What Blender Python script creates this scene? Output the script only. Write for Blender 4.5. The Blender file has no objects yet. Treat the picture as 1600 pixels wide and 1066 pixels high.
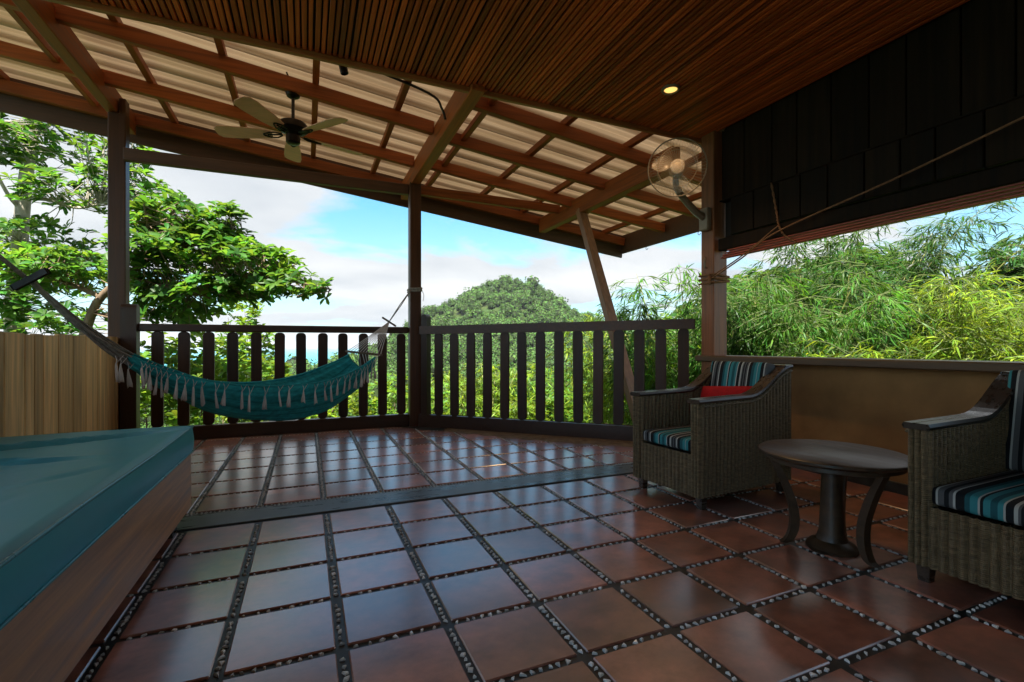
import bpy, bmesh, math, random
import numpy as np
from mathutils import Vector, Matrix, Euler

random.seed(7)
rng = np.random.default_rng(7)
R_ = math.radians
scene = bpy.context.scene
COL = scene.collection

# ------------------------------------------------------------------ camera
YAW, CAMH, FPX, CX, CY = 0.4066, 0.908, 745.0, 800.0, 541.0
cam_d = bpy.data.cameras.new("camera")
cam = bpy.data.objects.new("camera", cam_d)
COL.objects.link(cam)
cam.location = (0, 0, CAMH)
cam.rotation_euler = (math.pi / 2, 0, -YAW)
cam_d.sensor_width = 36.0
cam_d.lens = FPX / 1600 * 36.0
cam_d.shift_y = 8.0 / 1600
cam_d.clip_start = 0.02
cam_d.clip_end = 60000
scene.camera = cam

# ------------------------------------------------------------------ sky, sun, exposure
SUN_EL, SUN_AZ = R_(60), R_(208)          # azimuth clockwise from +Y: behind the house
world = bpy.data.worlds.new("World")
scene.world = world
world.use_nodes = True
wn, wl = world.node_tree.nodes, world.node_tree.links
wn.clear()


def wnode(t, **kw):
    n = wn.new(t)
    for k, v in kw.items():
        setattr(n, k, v)
    return n


w_out = wnode("ShaderNodeOutputWorld")
w_bg = wnode("ShaderNodeBackground")
w_bg.inputs[1].default_value = 0.05
sky = wnode("ShaderNodeTexSky", sky_type='NISHITA', sun_disc=False)
sky.sun_elevation = SUN_EL
sky.sun_rotation = SUN_AZ
sky.altitude = 60
sky.air_density = 1.0
sky.dust_density = 0.6
sky.ozone_density = 2.0
tc = wnode("ShaderNodeTexCoord")
sep = wnode("ShaderNodeSeparateXYZ")
wl.new(tc.outputs["Generated"], sep.inputs[0])
# clouds: the view direction projected on a high layer, then fractal noise
zc = wnode("ShaderNodeMath", operation='MAXIMUM'); zc.inputs[1].default_value = 0.0
wl.new(sep.outputs[2], zc.inputs[0])
za = wnode("ShaderNodeMath", operation='ADD'); za.inputs[1].default_value = 0.16
wl.new(zc.outputs[0], za.inputs[0])
dx = wnode("ShaderNodeMath", operation='DIVIDE'); dy = wnode("ShaderNodeMath", operation='DIVIDE')
wl.new(sep.outputs[0], dx.inputs[0]); wl.new(za.outputs[0], dx.inputs[1])
wl.new(sep.outputs[1], dy.inputs[0]); wl.new(za.outputs[0], dy.inputs[1])
cmb = wnode("ShaderNodeCombineXYZ")
wl.new(dx.outputs[0], cmb.inputs[0]); wl.new(dy.outputs[0], cmb.inputs[1])
mp = wnode("ShaderNodeMapping")
mp.inputs["Location"].default_value = (-0.514, 4.154, 2.731)
mp.inputs["Scale"].default_value = (0.5, 0.605, 1)
wl.new(cmb.outputs[0], mp.inputs[0])
nz = wnode("ShaderNodeTexNoise")
nz.inputs["Scale"].default_value = 1.0
nz.inputs["Detail"].default_value = 9.0
nz.inputs["Roughness"].default_value = 0.56
nz.inputs["Distortion"].default_value = 0.25
wl.new(mp.outputs[0], nz.inputs["Vector"])
cr = wnode("ShaderNodeValToRGB")
cr.color_ramp.elements[0].position = 0.432
cr.color_ramp.elements[1].position = 0.505
wl.new(nz.outputs["Fac"], cr.inputs[0])
# whiter haze bank low on the sea horizon
hz = wnode("ShaderNodeMapRange")
hz.inputs["From Min"].default_value = 0.0; hz.inputs["From Max"].default_value = 0.27
hz.inputs["To Min"].default_value = 0.7; hz.inputs["To Max"].default_value = 0.0
wl.new(zc.outputs[0], hz.inputs["Value"])
mx = wnode("ShaderNodeMath", operation='MAXIMUM')
wl.new(cr.outputs["Color"], mx.inputs[0]); wl.new(hz.outputs[0], mx.inputs[1])
nz2 = wnode("ShaderNodeTexNoise")
nz2.inputs["Scale"].default_value = 2.3; nz2.inputs["Detail"].default_value = 6
wl.new(mp.outputs[0], nz2.inputs["Vector"])
cc = wnode("ShaderNodeValToRGB")
cc.color_ramp.elements[0].position = 0.3; cc.color_ramp.elements[0].color = (2.35, 2.55, 2.75, 1)
cc.color_ramp.elements[1].position = 0.65; cc.color_ramp.elements[1].color = (3.35, 3.45, 3.5, 1)
wl.new(nz2.outputs["Fac"], cc.inputs[0])
skt = wnode("ShaderNodeMix", data_type='RGBA', blend_type='MULTIPLY')
skt.inputs[0].default_value = 1.0; skt.inputs[7].default_value = (0.50, 0.92, 0.95, 1)
wl.new(sky.outputs[0], skt.inputs[6])
mixc = wnode("ShaderNodeMix", data_type='RGBA')
wl.new(mx.outputs[0], mixc.inputs[0])
wl.new(skt.outputs[2], mixc.inputs[6]); wl.new(cc.outputs[0], mixc.inputs[7])
wl.new(mixc.outputs[2], w_bg.inputs[0])
wl.new(w_bg.outputs[0], w_out.inputs[0])

sun_d = bpy.data.lights.new("sun", 'SUN')
sun_d.energy = 3.5
sun_d.angle = R_(0.53)
sun_d.color = (1.0, 0.95, 0.87)
sun = bpy.data.objects.new("sun", sun_d)
COL.objects.link(sun)
sdir = Vector((math.sin(SUN_AZ) * math.cos(SUN_EL), math.cos(SUN_AZ) * math.cos(SUN_EL), math.sin(SUN_EL)))
sun.rotation_euler = sdir.to_track_quat('Z', 'Y').to_euler()
sun.location = (0, -6, 12)

vs = scene.view_settings
vs.view_transform = 'Standard'
vs.look = 'None'
vs.exposure = 2.55
vs.gamma = 1.0
vs.use_curve_mapping = False
scene.cycles.use_denoising = True
scene.cycles.max_bounces = 8
scene.cycles.diffuse_bounces = 5
scene.cycles.glossy_bounces = 4
scene.cycles.transmission_bounces = 6
scene.cycles.transparent_max_bounces = 8
scene.cycles.sample_clamp_indirect = 6.0

# ------------------------------------------------------------------ helpers
_c, _s = math.cos(YAW), math.sin(YAW)
RT = np.array([_c, -_s, 0.0]); FW = np.array([_s, _c, 0.0]); UP = np.array([0, 0, 1.0])
C0 = np.array([0, 0, CAMH])


def ray(px, py):
    return RT * (px - CX) / FPX + FW + UP * (CY - py) / FPX


def P(px, py, t):                       # a point at a given distance in front of the terrace camera spot
    return C0 + t * ray(px, py)


def on_plane(px, py, p, n):
    d = ray(px, py)
    return C0 + d * (np.dot(np.array(p) - C0, n) / np.dot(d, n))


def tag(o, label=None, cat=None, group=None, kind=None):
    if label: o["label"] = label
    if cat: o["category"] = cat
    if group: o["group"] = group
    if kind: o["kind"] = kind
    return o


def link(name, me, mat=None, parent=None):
    o = bpy.data.objects.new(name, me)
    COL.objects.link(o)
    if mat is not None and len(me.materials) == 0:
        me.materials.append(mat)
    if parent is not None:
        o.parent = parent
        if parent.get("_world", 0):
            o.matrix_parent_inverse = Matrix.Translation(-Vector(parent.location))
    return o


def thing(name, loc, label, cat, group=None, rotz=0.0, local=False):
    o = bpy.data.objects.new(name, None)
    COL.objects.link(o)
    o.location = loc
    o.rotation_euler = (0, 0, rotz)
    o.empty_display_size = 0.1
    if not local:
        o["_world"] = 1                 # its parts are given in terrace coordinates
    return tag(o, label, cat, group)


def mesh_from(name, v, f, smooth=False):
    me = bpy.data.meshes.new(name)
    me.from_pydata([tuple(map(float, p)) for p in v], [], [tuple(map(int, q)) for q in f])
    me.update()
    if smooth:
        me.polygons.foreach_set("use_smooth", [True] * len(me.polygons))
    return me


def np_mesh(name, V, F, smooth=False):
    """V (n,3), F (m,k) all faces with k corners"""
    V = np.asarray(V, np.float32); F = np.asarray(F, np.int32)
    me = bpy.data.meshes.new(name)
    m, k = F.shape
    me.vertices.add(len(V)); me.vertices.foreach_set("co", V.ravel())
    me.loops.add(m * k); me.loops.foreach_set("vertex_index", F.ravel())
    me.polygons.add(m)
    me.polygons.foreach_set("loop_start", np.arange(0, m * k, k, dtype=np.int32))
    me.polygons.foreach_set("loop_total", np.full(m, k, np.int32))
    if smooth:
        me.polygons.foreach_set("use_smooth", np.ones(m, bool))
    me.update(calc_edges=True)
    me.validate()
    return me


def box_me(name, lo, hi, bev=0.004, seg=1):
    bm = bmesh.new()
    bmesh.ops.create_cube(bm, size=1)
    lo, hi = Vector(lo), Vector(hi)
    for v in bm.verts:
        v.co = Vector((lo[i] + (v.co[i] + .5) * (hi[i] - lo[i]) for i in range(3)))
    if bev:
        bmesh.ops.bevel(bm, geom=bm.edges[:], offset=bev, segments=seg, affect='EDGES', profile=0.5)
    me = bpy.data.meshes.new(name)
    bm.to_mesh(me); bm.free()
    return me


def box(name, lo, hi, mat, parent=None, bev=0.004, seg=1):
    return link(name, box_me(name, lo, hi, bev, seg), mat, parent)


def beam_me(name, a, b, w, h, bev=0.006, up=(0, 0, 1), roll=0.0):
    """a rectangular timber from a to b (centre line), w across, h tall"""
    a, b = Vector(a), Vector(b)
    d = (b - a); L = d.length; d.normalize()
    side = d.cross(Vector(up)).normalized(); u = side.cross(d).normalized()
    bm = bmesh.new()
    bmesh.ops.create_cube(bm, size=1)
    for v in bm.verts:
        x, y, z = v.co
        v.co = a + d * ((y + .5) * L) + side * (x * w) + u * (z * h)
    if bev:
        bmesh.ops.bevel(bm, geom=bm.edges[:], offset=bev, segments=1, affect='EDGES')
    me = bpy.data.meshes.new(name)
    bm.to_mesh(me); bm.free()
    return me


def beam(name, a, b, w, h, mat, parent=None, bev=0.006, up=(0, 0, 1)):
    return link(name, beam_me(name, a, b, w, h, bev, up), mat, parent)


def frames(pts):
    pts = [Vector(p) for p in pts]
    T = []
    for i in range(len(pts)):
        a = pts[max(0, i - 1)]; b = pts[min(len(pts) - 1, i + 1)]
        T.append((b - a).normalized())
    n = T[0].orthogonal().normalized()
    out = []
    for t in T:
        n = (n - t * n.dot(t))
        n = n.normalized() if n.length > 1e-6 else t.orthogonal().normalized()
        out.append((t, n, t.cross(n)))
    return pts, out


def tube_data(pts, r, k=6, caps=True):
    pts, fr = frames(pts)
    if not hasattr(r, '__len__'): r = [r] * len(pts)
    V, F = [], []
    for p, (t, n, b), rr in zip(pts, fr, r):
        for j in range(k):
            a = 2 * math.pi * j / k
            V.append(p + (n * math.cos(a) + b * math.sin(a)) * rr)
    for i in range(len(pts) - 1):
        for j in range(k):
            F.append((i * k + j, i * k + (j + 1) % k, (i + 1) * k + (j + 1) % k, (i + 1) * k + j))
    if caps:
        F.append(tuple(range(k - 1, -1, -1))); F.append(tuple(range((len(pts) - 1) * k, len(pts) * k)))
    return V, F


class Acc:                               # collects several shapes into one part
    def __init__(self): self.V, self.F = [], []
    def add(self, VF):
        n = len(self.V); self.V += list(VF[0]); self.F += [tuple(i + n for i in f) for f in VF[1]]
        return self
    def tube(self, pts, r, k=6, caps=True): return self.add(tube_data(pts, r, k, caps))
    def build(self, name, mat, parent=None, smooth=True):
        return link(name, mesh_from(name, self.V, self.F, smooth), mat, parent)


def tube(name, pts, r, mat, parent=None, k=6):
    V, F = tube_data(pts, r, k)
    return link(name, mesh_from(name, V, F, True), mat, parent)


def lathe_data(prof, k=32, centre=(0, 0, 0), M=None):
    V, F = [], []
    for (r, z) in prof:
        for j in range(k):
            a = 2 * math.pi * j / k
            p = Vector((r * math.cos(a), r * math.sin(a), z))
            if M is not None: p = M @ p
            V.append(p + Vector(centre))
    for i in range(len(prof) - 1):
        for j in range(k):
            F.append((i * k + j, i * k + (j + 1) % k, (i + 1) * k + (j + 1) % k, (i + 1) * k + j))
    F.append(tuple(range(k - 1, -1, -1))); F.append(tuple(range((len(prof) - 1) * k, len(prof) * k)))
    return V, F


def lathe(name, prof, mat, parent=None, k=32, centre=(0, 0, 0), M=None, smooth=True):
    V, F = lathe_data(prof, k, centre, M)
    o = link(name, mesh_from(name, V, F, smooth), mat, parent)
    if smooth:
        sharp(o.data, 35)
    return o


def sharp(me, deg):
    bm = bmesh.new(); bm.from_mesh(me)
    for e in bm.edges:
        if len(e.link_faces) == 2 and e.calc_face_angle(0) > R_(deg): e.smooth = False
    bm.to_mesh(me); bm.free()


def smooth_pts(pts, n=24):
    """Catmull-Rom through the given points"""
    pts = [np.array(p, float) for p in pts]
    q = [2 * pts[0] - pts[1]] + pts + [2 * pts[-1] - pts[-2]]
    out = []
    m = len(pts) - 1
    for i in range(n + 1):
        t = i / n * m; k = min(int(t), m - 1); u = t - k
        a, b, c, d = q[k], q[k + 1], q[k + 2], q[k + 3]
        out.append(.5 * ((2 * b) + (-a + c) * u + (2 * a - 5 * b + 4 * c - d) * u * u + (-a + 3 * b - 3 * c + d) * u ** 3))
    return out


# ------------------------------------------------------------------ materials
def new_mat(name):
    m = bpy.data.materials.new(name)
    m.use_nodes = True
    nt = m.node_tree
    b = nt.nodes["Principled BSDF"]
    return m, nt.nodes, nt.links, b


def vmul(c, k): return (min(1, c[0] * k), min(1, c[1] * k), min(1, c[2] * k), 1)


def surf(name, base, rough=.5, var=.35, scale=(6, 6, 6), detail=6, bump=.15, objvar=.25, rvar=.12, spec=.5,
         coat=0.0, metal=0.0, bscale=None, dist=.01, second=None, sec_scale=1.2, sec_lo=.45, sec_hi=.65, wave=None):
    m, N, L, b = new_mat(name)
    t = N.new("ShaderNodeTexCoord"); oi = N.new("ShaderNodeObjectInfo")
    off = N.new("ShaderNodeVectorMath"); off.operation = 'ADD'
    mul = N.new("ShaderNodeMath"); mul.operation = 'MULTIPLY'; mul.inputs[1].default_value = 37.0
    L.new(oi.outputs["Random"], mul.inputs[0])
    L.new(t.outputs["Object"], off.inputs[0]); L.new(mul.outputs[0], off.inputs[1])
    mp = N.new("ShaderNodeMapping"); mp.inputs["Scale"].default_value = scale
    L.new(off.outputs[0], mp.inputs[0])
    n = N.new("ShaderNodeTexNoise"); n.inputs["Scale"].default_value = 1.0
    n.inputs["Detail"].default_value = detail; n.inputs["Roughness"].default_value = .6
    L.new(mp.outputs[0], n.inputs["Vector"])
    cr = N.new("ShaderNodeValToRGB")
    cr.color_ramp.elements[0].position = .3; cr.color_ramp.elements[1].position = .72
    cr.color_ramp.elements[0].color = vmul(base, 1 - var); cr.color_ramp.elements[1].color = vmul(base, 1 + var)
    L.new(n.outputs["Fac"], cr.inputs[0])
    colout = cr.outputs[0]
    if second is not None:
        n2 = N.new("ShaderNodeTexNoise"); n2.inputs["Scale"].default_value = sec_scale; n2.inputs["Detail"].default_value = 5
        L.new(off.outputs[0], n2.inputs["Vector"])
        mr = N.new("ShaderNodeMapRange"); mr.inputs["From Min"].default_value = sec_lo; mr.inputs["From Max"].default_value = sec_hi
        L.new(n2.outputs["Fac"], mr.inputs[0])
        mm = N.new("ShaderNodeMix"); mm.data_type = 'RGBA'
        L.new(mr.outputs[0], mm.inputs[0]); L.new(colout, mm.inputs[6]); mm.inputs[7].default_value = (*second, 1)
        colout = mm.outputs[2]
    if objvar:
        hs = N.new("ShaderNodeHueSaturation")
        mv = N.new("ShaderNodeMapRange"); mv.inputs["To Min"].default_value = 1 - objvar; mv.inputs["To Max"].default_value = 1 + objvar
        L.new(oi.outputs["Random"], mv.inputs[0]); L.new(mv.outputs[0], hs.inputs["Value"]); L.new(colout, hs.inputs["Color"])
        colout = hs.outputs[0]
    L.new(colout, b.inputs["Base Color"])
    rr = N.new("ShaderNodeMapRange"); rr.inputs["To Min"].default_value = max(.02, rough - rvar); rr.inputs["To Max"].default_value = min(1, rough + rvar)
    rr.inputs["From Min"].default_value = .25; rr.inputs["From Max"].default_value = .75
    L.new(n.outputs["Fac"], rr.inputs[0]); L.new(rr.outputs[0], b.inputs["Roughness"])
    b.inputs["Specular IOR Level"].default_value = spec
    b.inputs["Coat Weight"].default_value = coat; b.inputs["Coat Roughness"].default_value = .12
    b.inputs["Metallic"].default_value = metal
    if bump:
        bp = N.new("ShaderNodeBump"); bp.inputs["Strength"].default_value = bump; bp.inputs["Distance"].default_value = dist
        h = n.outputs["Fac"]
        if bscale:
            nb = N.new("ShaderNodeTexNoise"); nb.inputs["Scale"].default_value = bscale; nb.inputs["Detail"].default_value = 4
            L.new(off.outputs[0], nb.inputs["Vector"]); h = nb.outputs["Fac"]
        if wave:
            wv = N.new("ShaderNodeTexWave"); wv.bands_direction = wave[0]; wv.inputs["Scale"].default_value = wave[1]
            wv.inputs["Distortion"].default_value = wave[2]; wv.inputs["Detail"].default_value = 2; wv.inputs["Detail Scale"].default_value = 3
            L.new(t.outputs["Object"], wv.inputs["Vector"]); h = wv.outputs["Fac"]
        L.new(h, bp.inputs["Height"]); L.new(bp.outputs[0], b.inputs["Normal"])
    return m


def grain(ax, k=1.0):
    s = [38 * k] * 3; s['xyz'.index(ax)] = 1.6 * k
    return tuple(s)


def foliage(name, base, trans, var=.45, clump=0.0, cvar=.35, rough=.42, tfac=.42, hue=.03, spec=.2):
    m, N, L, b = new_mat(name)
    g = N.new("ShaderNodeNewGeometry")
    hs = N.new("ShaderNodeHueSaturation"); hs2 = N.new("ShaderNodeHueSaturation")
    v = N.new("ShaderNodeMapRange"); v.inputs["To Min"].default_value = 1 - var; v.inputs["To Max"].default_value = 1 + var
    L.new(g.outputs["Random Per Island"], v.inputs[0])
    wn_ = N.new("ShaderNodeTexWhiteNoise"); wn_.noise_dimensions = '1D'
    L.new(g.outputs["Random Per Island"], wn_.inputs["W"])
    hu = N.new("ShaderNodeMapRange"); hu.inputs["To Min"].default_value = .5 - hue; hu.inputs["To Max"].default_value = .5 + hue
    L.new(wn_.outputs["Value"], hu.inputs[0])
    vout = v.outputs[0]
    if clump:
        tc_ = N.new("ShaderNodeTexCoord"); cn = N.new("ShaderNodeTexNoise"); cn.inputs["Scale"].default_value = clump; cn.inputs["Detail"].default_value = 2
        L.new(tc_.outputs["Object"], cn.inputs["Vector"])
        cm = N.new("ShaderNodeMapRange"); cm.inputs["From Min"].default_value = .3; cm.inputs["From Max"].default_value = .7
        cm.inputs["To Min"].default_value = 1 - cvar; cm.inputs["To Max"].default_value = 1 + cvar
        L.new(cn.outputs["Fac"], cm.inputs[0])
        mu = N.new("ShaderNodeMath"); mu.operation = 'MULTIPLY'; L.new(vout, mu.inputs[0]); L.new(cm.outputs[0], mu.inputs[1]); vout = mu.outputs[0]
    for h_, c_ in ((hs, base), (hs2, trans)):
        h_.inputs["Color"].default_value = (*c_, 1)
        L.new(vout, h_.inputs["Value"]); L.new(hu.outputs[0], h_.inputs["Hue"])
    L.new(hs.outputs[0], b.inputs["Base Color"])
    b.inputs["Roughness"].default_value = rough
    b.inputs["Specular IOR Level"].default_value = spec
    tr = N.new("ShaderNodeBsdfTranslucent"); L.new(hs2.outputs[0], tr.inputs[0])
    mx = N.new("ShaderNodeMixShader"); mx.inputs[0].default_value = tfac
    out = [n for n in N if n.type == 'OUTPUT_MATERIAL'][0]
    L.new(b.outputs[0], mx.inputs[1]); L.new(tr.outputs[0], mx.inputs[2]); L.new(mx.outputs[0], out.inputs[0])
    return m


M = {}
M['roof_wood_y'] = surf('roof_timber_y', (.30, .078, .019), .5, .4, grain('y'), bump=.25, dist=.003, spec=.3)
M['roof_wood_x'] = surf('roof_timber_x', (.28, .072, .018), .5, .4, grain('x'), bump=.25, dist=.003, spec=.3)
M['post_wood'] = surf('post_timber', (.080, .029, .012), .45, .35, grain('z'), bump=.25, dist=.003, spec=.4)
M['pillar_wood'] = surf('pillar_timber', (.20, .075, .028), .42, .35, grain('z'), bump=.25, dist=.003, spec=.4)
M['rail_wood_x'] = surf('rail_timber_x', (.055, .023, .012), .4, .3, grain('x'), bump=.2, dist=.003, spec=.45)
M['rail_wood_z'] = surf('baluster_timber', (.045, .020, .011), .45, .3, grain('z'), bump=.2, dist=.003, objvar=.3, spec=.4)
M['fascia'] = surf('fascia_timber', (.085, .036, .020), .55, .3, grain('x'), bump=.2, dist=.003)
M['strut'] = surf('strut_timber', (.24, .11, .055), .55, .3, grain('z'), bump=.2, dist=.003)
M['slat'] = surf('ceiling_slat_timber', (.50, .105, .026), .45, .45, grain('y'), bump=.2, dist=.002, objvar=.45, spec=.2)
M['ceil_dark'] = surf('ceiling_gap_board', (.012, .008, .006), .8, .3, bump=0)
M['edge_wood'] = surf('ceiling_edge_timber', (.30, .10, .03), .4, .35, grain('x'), bump=.2, dist=.002)
M['dark_plank'] = surf('dark_wall_plank', (.018, .010, .005), .65, .5, grain('z', .7), bump=.3, dist=.004, objvar=.25, spec=.1)
M['blind'] = surf('blind_slat_timber', (.32, .060, .034), .45, .3, grain('y'), bump=.1, dist=.002)
M['fence'] = surf('fence_plank_timber', (.64, .40, .17), .6, .4, grain('z', .8), bump=.3, dist=.003, objvar=.28, spec=.25)
M['bed_wood'] = surf('bed_frame_timber', (.46, .235, .12), .42, .5, grain('y', .7), bump=.25, dist=.002, objvar=.1, spec=.35)
M['vinyl'] = surf('teal_vinyl', (.018, .28, .345), .38, .06, (3, 3, 3), detail=2, bump=.10, dist=.01, objvar=0, rvar=.04, spec=.45, bscale=5)
M['piping'] = surf('teal_piping', (.012, .19, .21), .3, .1, bump=0, objvar=0)
M['tile'] = surf('terracotta_tile', (.40, .155, .105), .42, .5, (7, 9, 7), bump=.2, dist=.006, objvar=.36, rvar=.12, spec=.5,
                 second=(.21, .115, .095), sec_scale=3.2, sec_lo=.48, sec_hi=.75, bscale=14, coat=1.0)
M['tile'].node_tree.nodes['Principled BSDF'].inputs['Coat IOR'].default_value = 2.35
M['tile'].node_tree.nodes['Principled BSDF'].inputs['Coat Roughness'].default_value = .21
M['grout'] = surf('dark_cement_joint', (.030, .032, .030), .42, .4, (18, 18, 18), bump=.3, dist=.004, objvar=0, spec=.4)
M['band'] = surf('grey_cement_band', (.085, .095, .098), .30, .35, (3, 14, 8), bump=.2, dist=.003, objvar=0, spec=.45)
M['sand'] = surf('rough_cement_patch', (.16, .115, .07), .8, .5, (16, 16, 16), bump=.5, dist=.02, objvar=0, spec=.2)
M['pebble'] = surf('white_pebble', (.86, .84, .80), .15, .25, (20, 20, 20), bump=.1, objvar=.35, spec=.5)
M['plaster'] = surf('ochre_plaster', (.36, .19, .072), .75, .3, (2.5, 2.5, 2.5), bump=.2, dist=.004, objvar=0, spec=.2, bscale=60, second=(.24, .125, .05), sec_scale=1.6, sec_lo=.5, sec_hi=.72)
M['cap'] = surf('wall_cap_timber', (.10, .058, .026), .42, .35, grain('y'), bump=.2, dist=.003, objvar=0)
M['backwall'] = surf('pale_bounce_wall', (.62, .50, .38), .7, .25, bump=.1)  # pale so the unseen wall throws daylight forward onto the terrace
M['wicker'] = surf('wicker_cane', (.185, .132, .072), .5, .5, (30, 30, 120), bump=.5, dist=.006, objvar=.06, spec=.4, wave=('Z', 44, 1.2))
M['chair_wood'] = surf('dark_chair_timber', (.045, .028, .018), .3, .3, grain('y'), bump=.12, dist=.002, spec=.5)
M['table_wood'] = surf('table_timber', (.052, .029, .015), .42, .5, (26, 3, 26), bump=.2, dist=.002, objvar=0, spec=.5)
M['red'] = surf('red_cushion_cloth', (.42, .012, .014), .85, .2, (40, 40, 40), bump=.2, dist=.002, objvar=0, spec=.2)
M['hammock'] = surf('teal_cotton', (.036, .36, .385), .85, .35, (4, 40, 40), bump=.25, dist=.003, objvar=0, spec=.15, bscale=70)
# woven bands along the hammock cloth
_nt = M['hammock'].node_tree; _b = _nt.nodes['Principled BSDF']
_uv = _nt.nodes.new("ShaderNodeUVMap"); _uv.uv_map = 'weave'
_sp = _nt.nodes.new("ShaderNodeSeparateXYZ"); _nt.links.new(_uv.outputs[0], _sp.inputs[0])
_wn = _nt.nodes.new("ShaderNodeTexNoise"); _wn.noise_dimensions = '1D'; _wn.inputs["Scale"].default_value = 26; _wn.inputs["Detail"].default_value = 3
_nt.links.new(_sp.outputs[1], _wn.inputs["W"])
_mr = _nt.nodes.new("ShaderNodeMapRange"); _mr.inputs["From Min"].default_value = .3; _mr.inputs["From Max"].default_value = .7
_mr.inputs["To Min"].default_value = .5; _mr.inputs["To Max"].default_value = 1.25
_nt.links.new(_wn.outputs["Fac"], _mr.inputs[0])
_hs = _nt.nodes.new("ShaderNodeHueSaturation")
_nt.links.new(_b.inputs["Base Color"].links[0].from_socket, _hs.inputs["Color"]); _nt.links.new(_mr.outputs[0], _hs.inputs["Value"])
_nt.links.new(_hs.outputs[0], _b.inputs["Base Color"])
M['rope'] = surf('grey_cotton_rope', (.30, .27, .235), .9, .3, (40, 40, 40), bump=.3, dist=.002, objvar=.15, spec=.1)
M['rope_brown'] = surf('brown_rope', (.24, .12, .06), .9, .3, (60, 60, 60), bump=.4, dist=.002, objvar=.1, spec=.1)
M['tassel'] = surf('pale_tassel_cotton', (.62, .57, .53), .9, .25, (90, 90, 8), bump=.4, dist=.003, objvar=.2, spec=.1)
M['stick'] = surf('hammock_bar_timber', (.12, .075, .042), .6, .3, bump=.2)
M['black'] = surf('black_metal', (.013, .012, .012), .35, .2, bump=0, objvar=0)
M['bronze'] = surf('dark_bronze', (.022, .016, .012), .32, .3, bump=0, objvar=0, metal=.7)
M['blade'] = surf('fan_blade_veneer', (.80, .40, .27), .45, .12, (4, 30, 30), bump=0, objvar=.1)
M['fanwhite'] = surf('cream_plastic', (.27, .21, .15), .4, .1, bump=0, objvar=0)
M['trunk'] = surf('pale_bark', (.36, .32, .26), .85, .4, (14, 14, 5), bump=.6, dist=.02, objvar=.1, spec=.1)
M['bark'] = surf('brown_bark', (.17, .12, .08), .85, .4, (14, 14, 5), bump=.6, dist=.02, objvar=.1, spec=.1)
M['culm'] = surf('bamboo_culm', (.22, .22, .06), .4, .4, (8, 8, 3), bump=.1, objvar=.2)
M['twig'] = surf('bamboo_twig', (.085, .11, .028), .6, .3, (8, 8, 3), bump=0, objvar=.2)
M['earth'] = surf('hillside_soil', (.034, .048, .014), .95, .5, (.25, .25, .25), bump=.4, dist=.3, objvar=0, spec=.1, second=(.028, .055, .014), sec_scale=.05)
M['leaf_tree'] = foliage('broad_leaf', (.046, .120, .017), (.145, .28, .02), clump=1.3, cvar=.35)
M['leaf_dark'] = foliage('dark_broad_leaf', (.035, .085, .018), (.09, .17, .02))
M['leaf_shrub'] = foliage('shrub_leaf', (.085, .17, .018), (.24, .36, .025), clump=1.0, cvar=.3)
M['bamboo_bright'] = foliage('bright_bamboo_leaf', (.125, .205, .018), (.31, .40, .022), var=.6, hue=.03, clump=1.1, cvar=.45)
M['bamboo_green'] = foliage('green_bamboo_leaf', (.050, .132, .016), (.15, .30, .02), var=.6, hue=.03, clump=.9, cvar=.35)
M['bamboo_dark'] = foliage('deep_green_shaded_bamboo_leaf', (.030, .080, .014), (.085, .19, .018), var=.6, hue=.03, clump=.9, cvar=.35)  # deep green, with the shade of the central hollow put into the colour
M['bamboo_mid'] = foliage('shade_toned_bamboo_leaf', (.040, .110, .014), (.12, .26, .018), hue=.025, clump=1.1, cvar=.5)  # green taken darker, so the clump's shading sits in the leaf colour
M['forest'] = foliage('forest_leaf', (.052, .112, .022), (.09, .17, .025), var=.4, tfac=.25, rough=.6, spec=.15, clump=.16, cvar=.5, hue=.02)
M['core'] = surf('crown_shade_core', (.022, .034, .012), .95, .3, (1, 1, 1), bump=0, objvar=0, spec=.05)  # dark fill inside each crown, stands for shade between the leaves

# translucent fibre sheet of the roof
m, N, L, b = new_mat('translucent_roof_sheet')
t = N.new("ShaderNodeTexCoord"); mpn = N.new("ShaderNodeMapping"); mpn.inputs["Scale"].default_value = (.5, 2.2, 1)
nn = N.new("ShaderNodeTexNoise"); nn.inputs["Scale"].default_value = 1.6; nn.inputs["Detail"].default_value = 5
L.new(t.outputs["Object"], mpn.inputs[0]); L.new(mpn.outputs[0], nn.inputs["Vector"])
cr_ = N.new("ShaderNodeValToRGB")
cr_.color_ramp.elements[0].position = .3; cr_.color_ramp.elements[0].color = (.31, .20, .108, 1)
cr_.color_ramp.elements[1].position = .7; cr_.color_ramp.elements[1].color = (.48, .34, .205, 1)
L.new(nn.outputs["Fac"], cr_.inputs[0])
L.new(cr_.outputs[0], b.inputs["Base Color"]); b.inputs["Roughness"].default_value = .45
tr = N.new("ShaderNodeBsdfTranslucent"); L.new(cr_.outputs[0], tr.inputs[0])
mxs = N.new("ShaderNodeMixShader"); mxs.inputs[0].default_value = .13
L.new(b.outputs[0], mxs.inputs[1]); L.new(tr.outputs[0], mxs.inputs[2])
L.new(mxs.outputs[0], [n for n in N if n.type == 'OUTPUT_MATERIAL'][0].inputs[0])
M['sheet'] = m

# clear grey plastic of the wall fan's blades
m, N, L, b = new_mat('clear_fan_plastic')
b.inputs["Base Color"].default_value = (.75, .68, .6, 1); b.inputs["Roughness"].default_value = .25
tp = N.new("ShaderNodeBsdfTransparent"); mxs = N.new("ShaderNodeMixShader"); mxs.inputs[0].default_value = .72
L.new(b.outputs[0], mxs.inputs[1]); L.new(tp.outputs[0], mxs.inputs[2])
L.new(mxs.outputs[0], [n for n in N if n.type == 'OUTPUT_MATERIAL'][0].inputs[0])
M['clear'] = m

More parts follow.
